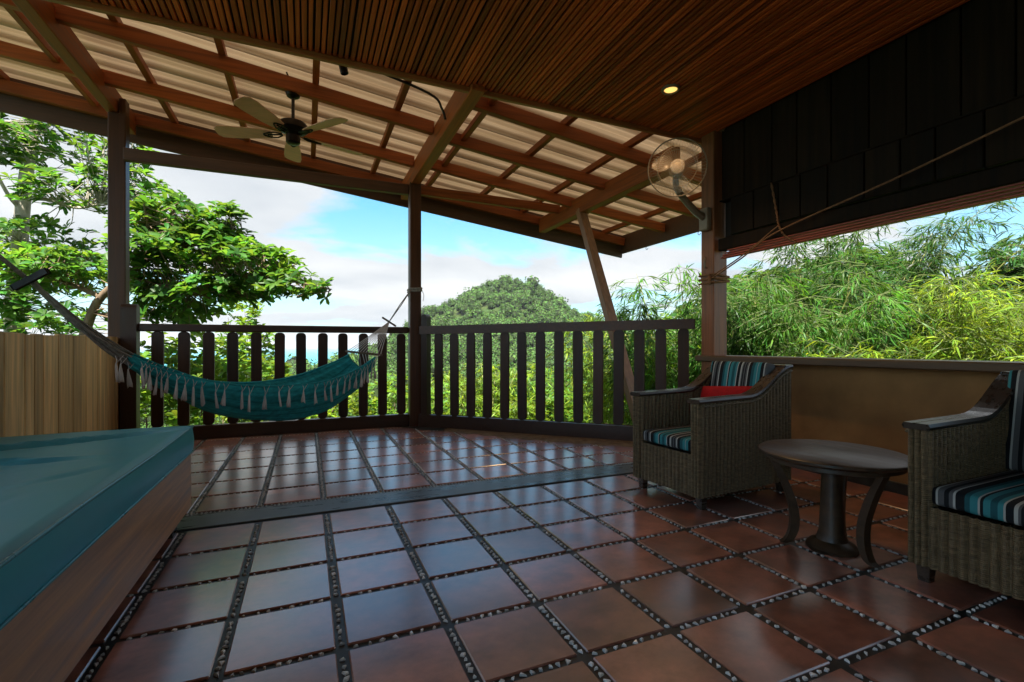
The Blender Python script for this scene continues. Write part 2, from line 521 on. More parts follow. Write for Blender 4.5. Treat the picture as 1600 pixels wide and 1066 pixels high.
# lamp glass
m, N, L, b = new_mat('warm_lamp_glass')
b.inputs["Emission Color"].default_value = (1.0, .58, .14, 1); b.inputs["Emission Strength"].default_value = .26
M['lampglass'] = m

# striped cushion cloth, stripes run along y / z of the chair
m, N, L, b = new_mat('striped_cushion_cloth')
t = N.new("ShaderNodeTexCoord"); sp = N.new("ShaderNodeSeparateXYZ"); L.new(t.outputs["Object"], sp.inputs[0])
ma = N.new("ShaderNodeMath"); ma.operation = 'MULTIPLY_ADD'; ma.inputs[1].default_value = 2.7; ma.inputs[2].default_value = 5.12
L.new(sp.outputs[0], ma.inputs[0])
fr_ = N.new("ShaderNodeMath"); fr_.operation = 'FRACT'; L.new(ma.outputs[0], fr_.inputs[0])
cr_ = N.new("ShaderNodeValToRGB"); cr_.color_ramp.interpolation = 'CONSTANT'
BLK, TEAL, DTEAL, WHT, GRY = (.012, .014, .017), (.045, .24, .27), (.02, .10, .12), (.42, .44, .42), (.10, .105, .11)
stops = [(0, TEAL), (.05, DTEAL), (.10, TEAL), (.14, WHT), (.155, BLK), (.21, WHT), (.235, GRY), (.255, BLK), (.275, GRY), (.30, BLK),
         (.32, GRY), (.345, WHT), (.365, BLK), (.42, DTEAL), (.47, TEAL), (.52, WHT), (.53, TEAL), (.58, BLK), (.63, WHT), (.65, GRY),
         (.70, BLK), (.74, GRY), (.77, WHT), (.79, BLK), (.86, DTEAL), (.90, TEAL), (.96, WHT), (.975, BLK)]
el = cr_.color_ramp.elements
el[0].position = 0; el[0].color = (*stops[0][1], 1)
el[1].position = stops[-1][0]; el[1].color = (*stops[-1][1], 1)
for p_, c_ in stops[1:-1]:
    e_ = el.new(p_); e_.color = (*c_, 1)
L.new(fr_.outputs[0], cr_.inputs[0]); L.new(cr_.outputs[0], b.inputs["Base Color"]); b.inputs["Roughness"].default_value = .85
b.inputs["Specular IOR Level"].default_value = .2
nn = N.new("ShaderNodeTexNoise"); nn.inputs["Scale"].default_value = 260; L.new(t.outputs["Object"], nn.inputs["Vector"])
bp = N.new("ShaderNodeBump"); bp.inputs["Strength"].default_value = .3; bp.inputs["Distance"].default_value = .002
L.new(nn.outputs["Fac"], bp.inputs["Height"]); L.new(bp.outputs[0], b.inputs["Normal"])
M['stripe'] = m

# sea water
m, N, L, b = new_mat('sea_water')
b.inputs["Base Color"].default_value = (.02, .20, .25, 1); b.inputs["Roughness"].default_value = .5; b.inputs["Specular IOR Level"].default_value = .12
t = N.new("ShaderNodeTexCoord"); nn = N.new("ShaderNodeTexNoise"); nn.inputs["Scale"].default_value = .05; nn.inputs["Detail"].default_value = 6
L.new(t.outputs["Object"], nn.inputs["Vector"])
bp = N.new("ShaderNodeBump"); bp.inputs["Strength"].default_value = .5; bp.inputs["Distance"].default_value = 3.0
L.new(nn.outputs["Fac"], bp.inputs["Height"]); L.new(bp.outputs[0], b.inputs["Normal"])
M['sea'] = m

# ================================================================== LARGE STRUCTURE
# ---- terrain: the terrace sits on a slope that falls to the sea, a wooded cone stands beyond
SEA_Z = -45.0
HILL = P(791, 541, 350)[:2]


def hgt(x, y):
    x = np.asarray(x, float); y = np.asarray(y, float)
    f = x * _s + y * _c                        # distance ahead of the camera spot
    r = x * _c - y * _s                        # to its right
    d = np.hypot(x - 1.0, y - 2.0)
    base = -2.6 - 22 * (1 - np.exp(-np.maximum(d - 6, 0) / 70.0))
    base += np.exp(-((r - 40) / 40) ** 2 - ((f - 25) / 45) ** 2) * 9 * np.clip((d - 7) / 18, 0, 1)      # rising bank on the right
    base += np.exp(-((r + 60) / 35) ** 2 - ((f - 25) / 40) ** 2) * 7 * np.clip((d - 7) / 18, 0, 1)
    rr = np.sqrt((x - HILL[0]) ** 2 + (y - HILL[1]) ** 2 + 25)
    hill = 75 * np.exp(-(rr / 99.0) ** 1.15) * np.clip(d / 60, 0, 1)
    hill *= 1 - .95 * np.clip((-r - 62) / 62, 0, 1)
    wob = 2.4 * np.sin(x * .11 + .5) * np.cos(y * .09 + 1) + 2.2 * np.sin(x * .055 + 1.3) * np.cos(y * .047) + 1.1 * np.sin(x * .13 + y * .11)
    far = np.clip((d - 420) / 420, 0, 1)
    z = base + hill + wob * np.clip((d - 20) / 60, 0, 1) - far * 28
    return z


def build_ground():
    rad = np.concatenate([np.linspace(0, 12, 9), np.geomspace(14, 1500, 62)])
    na = 160
    V = [(1.0, 2.0, float(hgt(1.0, 2.0)))]
    for r in rad[1:]:
        a = np.linspace(0, 2 * np.pi, na, endpoint=False)
        x, y = 1 + r * np.cos(a), 2 + r * np.sin(a)
        V += list(zip(x, y, hgt(x, y)))
    F = []
    for j in range(na):
        F.append((0, 1 + j, 1 + (j + 1) % na))
    for i in range(len(rad) - 2):
        o = 1 + i * na
        for j in range(na):
            F.append((o + j, o + na + j, o + na + (j + 1) % na, o + (j + 1) % na))
    return mesh_from('ground', V, F, True)


ground = tag(link('ground', build_ground(), M['earth']), "leafy hillside falling away below the terrace", kind='structure')
SEA_R = 14000
sea_v = [(SEA_R * math.cos(a), SEA_R * math.sin(a), SEA_Z) for a in np.linspace(0, 2 * math.pi, 96, endpoint=False)]
tag(link('sea', mesh_from('sea', sea_v, [tuple(range(96))]), M['sea']), "calm turquoise sea seen between the balusters", kind='structure')

# ---- floor
def prism(name, poly, z0, z1, mat, parent=None):
    n = len(poly)
    V = [(x, y, z0) for x, y in poly] + [(x, y, z1) for x, y in poly]
    F = [tuple(range(n - 1, -1, -1)), tuple(range(n, 2 * n))] + [(i, (i + 1) % n, n + (i + 1) % n, n + i) for i in range(n)]
    return link(name, mesh_from(name, V, F), mat, parent)


floor = prism('floor', [(-2.6, -2.7), (3.48, -2.7), (3.48, 3.42), (1.22, 5.62), (-1.85, 5.62), (-2.6, 5.62)], -.25, -.003, M['grout'])
tag(floor, "terracotta tiled terrace floor with pebble inlaid joints", kind='structure')

XA, PA, YB, PB = -0.2277, .325, 2.459, .3157            # near field of tiles
XF, PF, YF, QF = .092, .334, 3.367, .330                # far field of tiles
JA, JB = .034, .028
tile_cache = {}


def tile_mesh(w, d):
    k = (round(w, 3), round(d, 3))
    if k not in tile_cache:
        me = box_me('tile', (-w / 2, -d / 2, -.012), (w / 2, d / 2, .004), .0035)
        me.materials.append(M['tile'])
        tile_cache[k] = me
    return tile_cache[k]


def lay(x0, x1, y0, y1):
    if x1 - x0 < .03 or y1 - y0 < .03: return
    cx, cy = (x0 + x1) / 2, (y0 + y1) / 2
    cut = 6.30 + .05 * math.sin(cx * 9) 
    if x0 + y0 > cut - .04: return
    if x1 + y1 > cut:
        bm = bmesh.new(); bm.from_mesh(tile_mesh(x1 - x0, y1 - y0))
        geom = bm.verts[:] + bm.edges[:] + bm.faces[:]
        r = bmesh.ops.bisect_plane(bm, geom=geom, plane_co=((cut - cx - cy), 0, 0), plane_no=(1, 1, 0), clear_outer=True)
        bmesh.ops.holes_fill(bm, edges=[e for e in bm.edges if e.is_boundary])
        me = bpy.data.meshes.new('tile'); bm.to_mesh(me); bm.free(); me.materials.append(M['tile'])
    else:
        me = tile_mesh(x1 - x0, y1 - y0)
    o = link('tile', me, None, floor)
    o.location = (cx, cy, random.uniform(-.0008, .0008))
    o.rotation_euler = (random.uniform(-.0022, .0022), random.uniform(-.0022, .0022), random.uniform(-.004, .004))


for i in range(-5, 11):
    for j in range(-1, 9):
        lay(XA + PA * i + JA / 2, min(XA + PA * (i + 1) - JA / 2, 3.34), YB - PB * (j + 1) + JB / 2, YB - PB * j - JB / 2)
for i in range(-5, 10):
    for j in range(-1, 7):
        y0 = YF + QF * j + JB / 2; y1 = YF + QF * (j + 1) - JB / 2
        if j == -1: y0 = 3.065
        lay(XF + PF * i + JA / 2, min(XF + PF * (i + 1) - JA / 2, 3.34), y0, min(y1, 5.44))
cb = box('cement_band', (-2.0, 2.795, -.02), (3.34, 3.012, .0055), M['band'], floor, .004)
# loose sandy cement along the diagonal railing
sv, sf = [], []
ns = 40
for i in range(ns + 1):
    a = i / ns
    p = np.array([1.35, 5.0]) * (1 - a) + np.array([3.2, 3.2]) * a
    w = .20 * math.sin(math.pi * a) ** .6 + .03 * math.sin(i * 1.7) + .02
    for j in range(5):
        b_ = j / 4
        q = p + np.array([1, 1]) / math.sqrt(2) * (-w * 0.9 + b_ * (w + .20))
        sv.append((q[0], q[1], .002 + .010 * math.sin(math.pi * min(1, b_ * 1.3)) * random.uniform(.6, 1.2)))
for i in range(ns):
    for j in range(4):
        sf.append((i * 5 + j, i * 5 + 5 + j, i * 5 + 6 + j, i * 5 + 1 + j))
link('cement_patch', mesh_from('cement_patch', sv, sf, True), M['sand'], floor)

# pebbles set in the joints
def pebble_mesh(seed):
    r = random.Random(seed)
    n = r.choice([3, 3, 3, 4, 4, 5])
    ang = sorted(r.uniform(0, 2 * math.pi) if n > 4 else (i + r.uniform(-.2, .2)) * 2 * math.pi / n for i in range(n))
    V = []
    for s_, z in ((1.0, -.004), (.95, .0022), (.62, .0042)):
        for a in ang:
            V.append((math.cos(a) * s_ * .5, math.sin(a) * s_ * .5, z))
    F = [tuple(range(2 * n, 3 * n))]
    for k in range(2):
        for i in range(n):
            F.append((k * n + i, k * n + (i + 1) % n, (k + 1) * n + (i + 1) % n, (k + 1) * n + i))
    return V, F


peb = [pebble_mesh(s) for s in range(9)]
spots = []                                    # x, y, sx, sy, angle


def joint_line(a, b, w, step):
    a, b = np.array(a), np.array(b)
    L_ = np.linalg.norm(b - a); n = int(L_ / step); d = (b - a) / L_
    big = random.random() < .35
    for k in range(n):
        p = a + d * (k + .5 + random.uniform(-.15, .15)) * step
        if p[0] + p[1] > 6.32: continue
        s = random.uniform(.50, .80) * w * (1.3 if big and random.random() < .5 else 1)
        s = min(s, w * .9)
        spots.append((p[0] + random.uniform(-.1, .1) * w * .5, p[1] + random.uniform(-.1, .1) * w * .5, s, s * random.uniform(.55, .95), random.uniform(0, 6.28)))


for i in range(-4, 11):
    x = XA + PA * i
    for j in range(-1, 7):
        joint_line((x, YB - PB * (j + 1) + .01), (x, YB - PB * j - .01), .030, random.choice([.026, .030, .034]))
for j in range(0, 8):
    y = YB - PB * j
    for i in range(-4, 11):
        joint_line((XA + PA * i + .022, y), (XA + PA * (i + 1) - .022, y), .027, random.choice([.029, .034, .040]))
for i in range(-4, 10):
    x = XF + PF * i
    joint_line((x, 3.05), (x, 5.4), .031, .028)
for j in range(0, 7):
    joint_line((-1.4, YF + QF * j), (3.2, YF + QF * j), .025, .036)
for k in range(3):
    joint_line((-1.5, 3.022 + .013 * k), (3.3, 3.022 + .013 * k), .018, .021)
vis = []
for n_, sp_ in enumerate(spots):
    p = np.array([sp_[0], sp_[1], 0]) - C0
    f_, r_ = p @ FW, p @ RT
    px, py = CX + FPX * r_ / max(f_, .01), CY + FPX * CAMH / max(f_, .01)
    inside = f_ > .3 and -10 < px < 1610 and py < 1075 and not (sp_[0] < -.42 and sp_[1] < 3.1) and sp_[0] < 2.2
    vis.append((0 if inside else 1, f_, n_))
vis.sort()
near_ids = {v[2] for v in vis[:300]}
pm = []
for k, (V, F) in enumerate(peb):
    me = mesh_from('pebble', V, F); me.materials.append(M['pebble']); pm.append(me)
acc = Acc()
for n_, (x, y, sx, sy, a) in enumerate(spots):
    k = random.randrange(len(peb))
    if n_ in near_ids:
        o = link('pebble', pm[k], None, floor)
        o.location = (x, y, 0); o.rotation_euler = (random.uniform(-.12, .12), random.uniform(-.12, .12), a); o.scale = (sx, sy, 1)
    else:
        ca, sa = math.cos(a), math.sin(a)
        tx, ty = random.uniform(-.12, .12), random.uniform(-.12, .12)
        V = [(x + ca * p[0] * sx - sa * p[1] * sy, y + sa * p[0] * sx + ca * p[1] * sy, p[2] + tx * p[0] * sx + ty * p[1] * sy) for p in peb[k][0]]
        acc.add((V, peb[k][1]))
o = acc.build('pebble_inlay', M['pebble'], floor, smooth=False)
o["kind"] = 'stuff'

# ---- unseen wall added behind the camera: blocks sun, its pale face bounces light
def wall(name, lo, hi, mat): return tag(box(name, lo, hi, mat, None, .0), kind='structure')
wall('unseen_bounce_wall', (-2.62, -2.72, 0), (3.5, -2.60, 3.6), M['backwall'])

# ---- low plastered wall with its wooden cap
lw = thing('low_wall', (3.41, 1.0, 0), "low ochre plastered wall with dark timber cap under the wide window opening", 'wall')
box('plaster_panel', (3.35, -2.59, -.05), (3.47, 3.24, .772), M['plaster'], lw, .004)
box('wall_cap', (3.20, -2.59, .773), (3.53, 3.285, .826), M['cap'], lw, .008)
box('skirting', (3.335, -2.59, .0), (3.349, 3.22, .07), M['grout'], lw, .003)

# ---- timber pillar at the corner
pl = thing('corner_pillar', (3.33, 3.19, 0), "thick square timber pillar carrying the wall fan and wrapped with brown rope", 'pillar')
box('shaft', (3.25, 3.115, -.02), (3.412, 3.262, 2.93), M['pillar_wood'], pl, .008)

# ---- dark plank wall above the opening, with the rolled blind's slats
uw = thing('plank_wall', (3.34, 1.0, 1.74), "dark plank wall panel hanging above the wide window opening", 'wall')
box('backing', (3.372, -2.59, 1.86), (3.40, 3.10, 3.2), M['ceil_dark'], uw, 0)
y = 3.11
k = 0
while y > -2.4:
    w = .235 + .03 * math.sin(k * 2.3)
    box('plank', (3.335, y - w + .004, 2.168), (3.366, y - .004, 2.80), M['dark_plank'], uw, .004)
    y -= w; k += 1
y = 2.985; k = 0
while y > -2.4:
    w = .205 + .03 * math.sin(k * 1.7 + 1)
    box('plank', (3.300, y - w + .004, 1.853), (3.330, y - .004, 2.160), M['dark_plank'], uw, .004)
    y -= w; k += 1
box('ledge', (3.298, -2.59, 2.161), (3.372, 3.10, 2.174), M['dark_plank'], uw, .003)
box('lintel', (3.285, -2.59, 1.735), (3.372, 3.10, 1.838), M['dark_plank'], uw, .006)
bl = thing('rolled_blind', (3.31, 1.0, 1.66), "rolled up blind of thin reddish wooden slats along the window head", 'blind')
for k in range(4):
    box('blind_slat', (3.268 + .004 * k, -2.55, 1.660 + .019 * k), (3.318, 3.06 - .02 * k, 1.672 + .019 * k), M['blind'], bl, .003)

# ---- slatted ceiling
ce = thing('slatted_ceiling', (.4, 1.0, 2.78), "flat ceiling of narrow reddish brown wooden slats over the terrace", 'ceiling')
box('ceiling_board', (-2.6, -2.6, 2.803), (3.36, 3.30, 2.83), M['ceil_dark'], ce, 0)
sme = box_me('ceiling_slat', (-.0135, -2.58, 0), (.0135, 3.288, .02), .003)
sme2 = box_me('ceiling_slat', (-.0115, -2.58, .002), (.0115, 3.288, .02), .003)
sme.materials.append(M['slat']); sme2.materials.append(M['slat'])
x = -2.56; k = 0
while x < 3.32:
    o = link('ceiling_slat', sme if k % 2 else sme2, None, ce)
    o.location = (x, 0, 2.78 + random.uniform(-.001, .0012))
    x += .0352 + (.004 if k % 6 == 0 else 0); k += 1
gb = [(-2.6, 2.90), (3.36, 2.90), (3.36, 2.93), (-2.6, 3.47)]  # unseen board added above the ceiling edge to stop sunlight leaking through
link('light_stop_board', mesh_from('light_stop_board', [(x, 3.300, z) for x, z in gb] + [(x, 3.318, z) for x, z in gb], [(0, 1, 2, 3), (7, 6, 5, 4)] + [(i, 4 + i, 4 + (i + 1) % 4, (i + 1) % 4) for i in range(4)]), M['edge_wood'], ce)
box('edge_board', (-2.6, 3.292, 2.752), (3.36, 3.33, 2.90), M['edge_wood'], ce, .005)

# ---- terrace roof: beams along y, sloped rafters along x, purlins, corrugated sheets
SL = .122
def zr(x, off): return 2.745 + off - SL * (x - 1.135)
rf = thing('terrace_roof', (0, 4.7, 2.7), "sloping lean-to roof of brown timber and translucent beige corrugated sheets", 'roof')
for bx_, y0, y1, w in ((-1.665, 2.6, 6.06, .095), (1.135, 3.24, 6.04, .105), (3.06, 3.36, 6.03, .10)):
    z0 = zr(bx_, 0)
    beam('main_beam', (bx_, y0, z0 + .10), (bx_, y1, z0 + .10), w, .20, M['roof_wood_y'], rf, .006)
X0, X1 = -3.6, 4.48
def rafter(y, xa, xb, w=.062, h=.115, off=.12):
    beam('rafter', (xa, y, zr(xa, off + h / 2)), (xb, y, zr(xb, off + h / 2)), w, h, M['roof_wood_x'], rf, .005)
for y_ in (3.46, 4.36, 5.24): rafter(y_, X0, 1.08)
for y_ in (3.70, 4.44, 5.16): rafter(y_, 1.19, X1)
rafter(6.06, X0, X1, .06, .115, .11)
for px_ in [-3.33 + .68 * k for k in range(12)]:
    xx = px_ if px_ < 4.3 else 4.3
    beam('purlin', (xx, 3.35, zr(xx, .262)), (xx, 6.13, zr(xx, .262)), .052, .062, M['roof_wood_y'], rf, .004)
beam('purlin', (1.39, 3.35, zr(1.39, .20)), (1.39, 6.0, zr(1.39, .20)), .05, .05, M['roof_wood_y'], rf, .004)
beam('purlin', (-1.94, 3.35, zr(-1.94, .20)), (-1.94, 6.0, zr(-1.94, .20)), .05, .05, M['roof_wood_y'], rf, .004)
beam('fascia_board', (X0, 6.165, zr(X0, .153)), (X1 + .06, 6.165, zr(X1 + .06, .153)), .035, .40, M['fascia'], rf, .004)
beam('eave_board', (X1 + .03, 2.4, zr(X1 + .03, .15)), (X1 + .03, 6.14, zr(X1 + .03, .15)), .035, .28, M['fascia'], rf, .004)
beam('tie_beam', (-1.56, 5.50, 2.69), (1.07, 5.50, 2.70), .07, .115, M['fascia'], rf, .005)
beam('tie_beam', (1.20, 5.46, 2.70), (3.02, 5.46, 2.685), .06, .105, M['roof_wood_x'], rf, .005)
# sheets, ribs running down the slope
yy = 3.02; k = 0
while yy < 6.18:
    yb = min(yy + .82, 6.24)
    V, F = [], []
    n = int((yb - yy) / .012)
    for i in range(n + 1):
        y_ = yy + (yb - yy) * i / n
        ph = ((y_ - 3.0) / .25) % 1.0
        rib = np.clip((abs(ph - .5) - .19) / .09, 0, 1) * .045 + .006 * math.sin(ph * 6.283 * 3) * (1 if abs(ph - .5) < .2 else 0)
        for x_ in np.linspace(X0 - .05, X1 + .16, 9):
            V.append((x_, y_, zr(x_, .303) + rib + .003 * (k % 2)))
    for i in range(n):
        for j in range(8):
            F.append((i * 9 + j, i * 9 + j + 1, i * 9 + 10 + j, i * 9 + 9 + j))
    link('roof_sheet', mesh_from('roof_sheet', V, F, True), M['sheet'], rf)
    yy += .80; k += 1
# roof of the house over the ceiling
hr = beam('house_roof', (-3.6, .1, zr(-3.6, .36)), (4.6, .1, zr(4.6, .36)), 6.2, .06, M['fascia'], None, 0)
tag(hr, kind='structure')
# a black cable clipped along the underside of the sheets and hooks on the eave
cable = smooth_pts([(-1.5, 3.55, zr(-1.5, .25)), (-.4, 3.72, zr(-.4, .235)), (.35, 3.80, zr(.35, .225)), (.92, 3.86, zr(.92, .21)), (1.04, 3.90, zr(1.04, .14)), (1.07, 3.90, zr(1.07, .06))], 30)
tag(tube('roof_cable', cable, .011, M['black'], None), "black cable clipped under the corrugated roof sheets", 'cable')
for hx, hy in ((4.51, 5.55), (4.51, 4.55)):
    h0 = zr(4.5, .01)
    pts = [(hx, hy, h0 + .03)] + [(hx, hy + .022 * math.sin(a), h0 - .022 + .022 * math.cos(a)) for a in np.linspace(0, 4.6, 12)]
    tube('eave_hook', pts, .004, M['black'], rf, 5)

# ---- posts
lp = thing('roof_post', (-1.62, 5.58, 0), "tall dark timber roof post rising behind the plank fence", 'post')
box('shaft', (-1.69, 5.52, -.3), (-1.555, 5.64, zr(-1.62, 0) - .002), M['post_wood'], lp, .007)
box('post_lap', (-1.606, 5.525, zr(-1.62, 0) - .06), (-1.556, 5.635, zr(-1.62, .14)), M['post_wood'], lp, .004)
cp = thing('roof_post', (1.135, 5.45, 0), "tall dark timber roof post at the bend of the railing tied with hammock rope", 'post')
box('shaft', (1.072, 5.39, -.3), (1.198, 5.515, zr(1.135, 0) + .02), M['post_wood'], cp, .007)
hp = thing('roof_post', (-1.70, 3.26, 0), "dark timber post holding the near end of the hammock", 'post')
box('shaft', (-1.76, 3.20, -.3), (-1.64, 3.32, zr(-1.70, 0) - .002), M['post_wood'], hp, .007)
st = thing('roof_strut', (3.16, 4.0, 0), "slanted brown timber strut outside the railing propping the roof beam", 'strut')
beam('shaft', (3.19, 3.86, -.28), (3.05, 4.98, 2.56), .085, .105, M['strut'], st, .006, up=(1, 0, 0))

# ---- railings
def baluster_me(w=.098, h=.915, t=.034, r=.036):
    pts = []
    for (cx_, cz_, a0) in ((w / 2 - r, r, -90), (w / 2 - r, h - r, 0), (-w / 2 + r, h - r, 90), (-w / 2 + r, r, 180)):
        for k in range(5):
            a = R_(a0 + 90 * k / 4)
            pts.append((cx_ + r * math.cos(a), cz_ + r * math.sin(a)))
    bm = bmesh.new()
    fv = [bm.verts.new((x, -t / 2, z)) for x, z in pts]
    f = bm.faces.new(fv)
    e = bmesh.ops.extrude_face_region(bm, geom=[f])
    for v in [g for g in e['geom'] if isinstance(g, bmesh.types.BMVert)]: v.co.y = t / 2
    bmesh.ops.recalc_face_normals(bm, faces=bm.faces[:])
    ed = [x for x in bm.edges if abs(x.verts[0].co.y - x.verts[1].co.y) < 1e-6]
    bmesh.ops.bevel(bm, geom=ed, offset=.004, segments=1, affect='EDGES')
    me = bpy.data.meshes.new('baluster'); bm.to_mesh(me); bm.free()
    me.materials.append(M['rail_wood_z'])
    return me


bme = baluster_me()
r1 = thing('railing', (-.2, 5.5, 0), "straight dark wooden railing with wide flat balusters behind the hammock", 'railing')
beam('top_rail', (-1.47, 5.5, 1.083), (1.07, 5.5, 1.090), .085, .072, M['rail_wood_x'], r1, .01)
beam('bottom_rail', (-1.47, 5.49, .066), (1.07, 5.49, .066), .085, .135, M['rail_wood_x'], r1, .006)
for k in range(12):
    o = link('baluster', bme, None, r1)
    o.location = (-1.304 + .2087 * k, 5.5 + random.uniform(-.004, .004), .133)
    o.rotation_euler = (random.uniform(-.008, .008), random.uniform(-.007, .007), random.uniform(-.05, .05))
# newel with a rounded top
def newel(parent, cx_, cy_, w, d, h, rot=0):
    pts = [(-w / 2, 0), (w / 2, 0)] + [(w / 2 * math.cos(a), h - w / 2 + w / 2 * math.sin(a)) for a in np.linspace(0, math.pi, 9)]
    V = [(x, -d / 2, z) for x, z in pts] + [(x, d / 2, z) for x, z in pts]
    n = len(pts)
    F = [tuple(range(n)), tuple(range(2 * n - 1, n - 1, -1))] + [(i, n + i, n + (i + 1) % n, (i + 1) % n) for i in range(n)]
    Mx = Matrix.Translation((cx_, cy_, 0)) @ Matrix.Rotation(rot, 4, 'Z')
    V = [tuple(Mx @ Vector(v)) for v in V]
    o = link('newel', mesh_from('newel', V, F), M['rail_wood_z'], parent)
    return o
newel(r1, -1.505, 5.47, .11, .12, 1.30, math.pi / 2)
A2, B2 = np.array([1.135, 5.45]), np.array([3.30, 3.35])
D2 = (B2 - A2) / np.linalg.norm(B2 - A2); L2 = np.linalg.norm(B2 - A2)
r2 = thing('railing', (2.2, 4.4, 0), "diagonal dark wooden railing running from the middle post to the pillar", 'railing')
a_ = A2 + D2 * .08; b_ = A2 + D2 * (L2 - .03)
beam('top_rail', (*a_, 1.087), (*b_, 1.113), .085, .072, M['rail_wood_x'], r2, .01)
beam('bottom_rail', (*a_, .066), (*b_, .066), .085, .135, M['rail_wood_x'], r2, .006)
for k in range(14):
    p = A2 + D2 * (.313 + .1985 * k)
    o = link('baluster', bme, None, r2)
    o.location = (p[0], p[1], .133 + .0006 * k)
    o.scale = (1, 1, 1 + .0014 * k)
    o.rotation_euler = (random.uniform(-.008, .008), random.uniform(-.007, .007), math.atan2(D2[1], D2[0]) + random.uniform(-.05, .05))
p = A2 + D2 * .125
newel(r2, p[0] + .02, p[1] - .0, .075, .09, 1.27, math.atan2(D2[1], D2[0]))

# ---- plank fence on the left
fe = thing('plank_fence', (-1.6, 4.5, 0), "low honey brown vertical plank fence behind the daybed", 'fence')
edges_y = [2.0, 2.22, 2.42, 2.65, 2.86, 3.08, 3.29, 3.45, 3.648, 3.865, 3.978, 4.09, 4.293, 4.522, 4.746, 4.971, 5.193, 5.423, 5.56]
for a, b_ in zip(edges_y[:-1], edges_y[1:]):
    box('fence_plank', (-1.612, a + .005, -.05), (-1.586, b_ - .005, .985 + random.uniform(-.006, .008)), M['fence'], fe, .003)
for z in (.25, .80):
    box('fence_rail', (-1.655, 1.98, z), (-1.6125, 5.5, z + .08), M['fence'], fe, .004)

# ================================================================== OBJECTS
def grid_faces(nu, nv, closed_u=False, off=0):
    F = []
    for i in range(nu - (0 if closed_u else 1)):
        for j in range(nv - 1):
            a = i * nv + j; b_ = ((i + 1) % nu) * nv + j
            F.append((off + a, off + b_, off + b_ + 1, off + a + 1))
    return F


def cushion_me(name, sx, sy, sz, puff=.25, n=14, round_=.35, seed=0, sag=0.0):
    """a soft box of half sizes with rounded rim, bulging faces"""
    bm = bmesh.new()
    bmesh.ops.create_cube(bm, size=2)
    bmesh.ops.subdivide_edges(bm, edges=bm.edges[:], cuts=n, use_grid_fill=True)
    r = random.Random(seed)
    ph = [r.uniform(0, 6) for _ in range(6)]
    for v in bm.verts:
        x, y, z = v.co
        fx = 1 - abs(x) ** 4; fy = 1 - abs(y) ** 4
        zz = z * (1 - puff + puff * (fx * fy) ** .5) if abs(z) > 0 else z
        k = max(abs(x), abs(y))
        rr = 1 - round_ * .12 * (abs(z) ** 6) * (k ** 6)
        wr = .015 * (math.sin(x * 5 + ph[0]) * math.sin(y * 4 + ph[1]) + .6 * math.sin(x * 11 + y * 7 + ph[2]))
        v.co = Vector((x * rr * sx, y * rr * sy, (zz + wr) * sz - sag * fx * fy * sz))
    bmesh.ops.smooth_vert(bm, verts=bm.verts[:], factor=.5, use_axis_x=True, use_axis_y=True, use_axis_z=True)
    me = bpy.data.meshes.new(name); bm.to_mesh(me); bm.free()
    me.polygons.foreach_set("use_smooth", [True] * len(me.polygons))
    return me


def xform(me, Mx):
    me.transform(Mx); return me


# ---- daybed
bd = thing('daybed', (-1.02, 1.8, 0), "wide low wooden daybed with a thick teal vinyl mattress", 'daybed')
BX0, BX1, BY0, BY1 = -1.50, -.55, .62, 2.93
for (lo, hi) in (((BX1 - .028, BY0, .075), (BX1, BY1, .356)), ((BX0, BY0, .075), (BX0 + .028, BY1, .356)),
                 ((BX0 + .029, BY1 - .03, .077), (BX1 - .029, BY1 - .002, .354)), ((BX0 + .029, BY0 + .002, .077), (BX1 - .029, BY0 + .03, .354))):
    box('side_board', lo, hi, M['bed_wood'], bd, .004)
box('slat_base', (BX0 + .03, BY0 + .03, .30), (BX1 - .03, BY1 - .03, .33), M['bed_wood'], bd, 0)
for lx in (BX0 + .03, BX1 - .095):
    for ly in (BY0 + .1, BY1 - .24):
        box('leg', (lx, ly, 0.0), (lx + .065, ly + .09, .30), M['chair_wood'], bd, .004)
# mattress with soft edges and creases
nx, ny = 46, 96
V = []
top, bot = .492, .360
def bed_top(x, y):
    z = top + .004 * math.sin(x * 3.1 + y * 1.3) + .003 * math.sin(y * 4.3 - x * 2)
    for (cx_, cy_, ang, ln, am) in ((-1.05, 2.62, .25, .42, .020), (-.98, 2.30, -.15, .18, .015), (-1.28, 2.05, .1, .22, .018), (-.86, 1.55, 1.1, .16, .016), (-1.1, 1.2, .6, .2, .01), (-.72, 2.0, .9, .12, .006)):
        dx_, dy_ = x - cx_, y - cy_
        u = dx_ * math.cos(ang) + dy_ * math.sin(ang); w_ = -dx_ * math.sin(ang) + dy_ * math.cos(ang) - .35 * u * u
        z += am * math.exp(-(u / ln) ** 2) * (math.exp(-(w_ / .022) ** 2) - .8 * math.exp(-((w_ + .03) / .02) ** 2))
    return z
for i in range(nx + 1):
    for j in range(ny + 1):
        u, v = i / nx, j / ny
        x = BX0 - .004 + (BX1 - BX0 + .008) * u; y_ = BY0 - .004 + (BY1 - BY0 + .008) * v
        e = min(u * (BX1 - BX0), (1 - u) * (BX1 - BX0), v * (BY1 - BY0), (1 - v) * (BY1 - BY0))
        drop = .012 * (1 - min(1, e / .02)) ** 2
        V.append((x, y_, bed_top(x, y_) - drop))
F = grid_faces(nx + 1, ny + 1)
mat_o = link('mattress', mesh_from('mattress', V, F, True), M['vinyl'], bd)
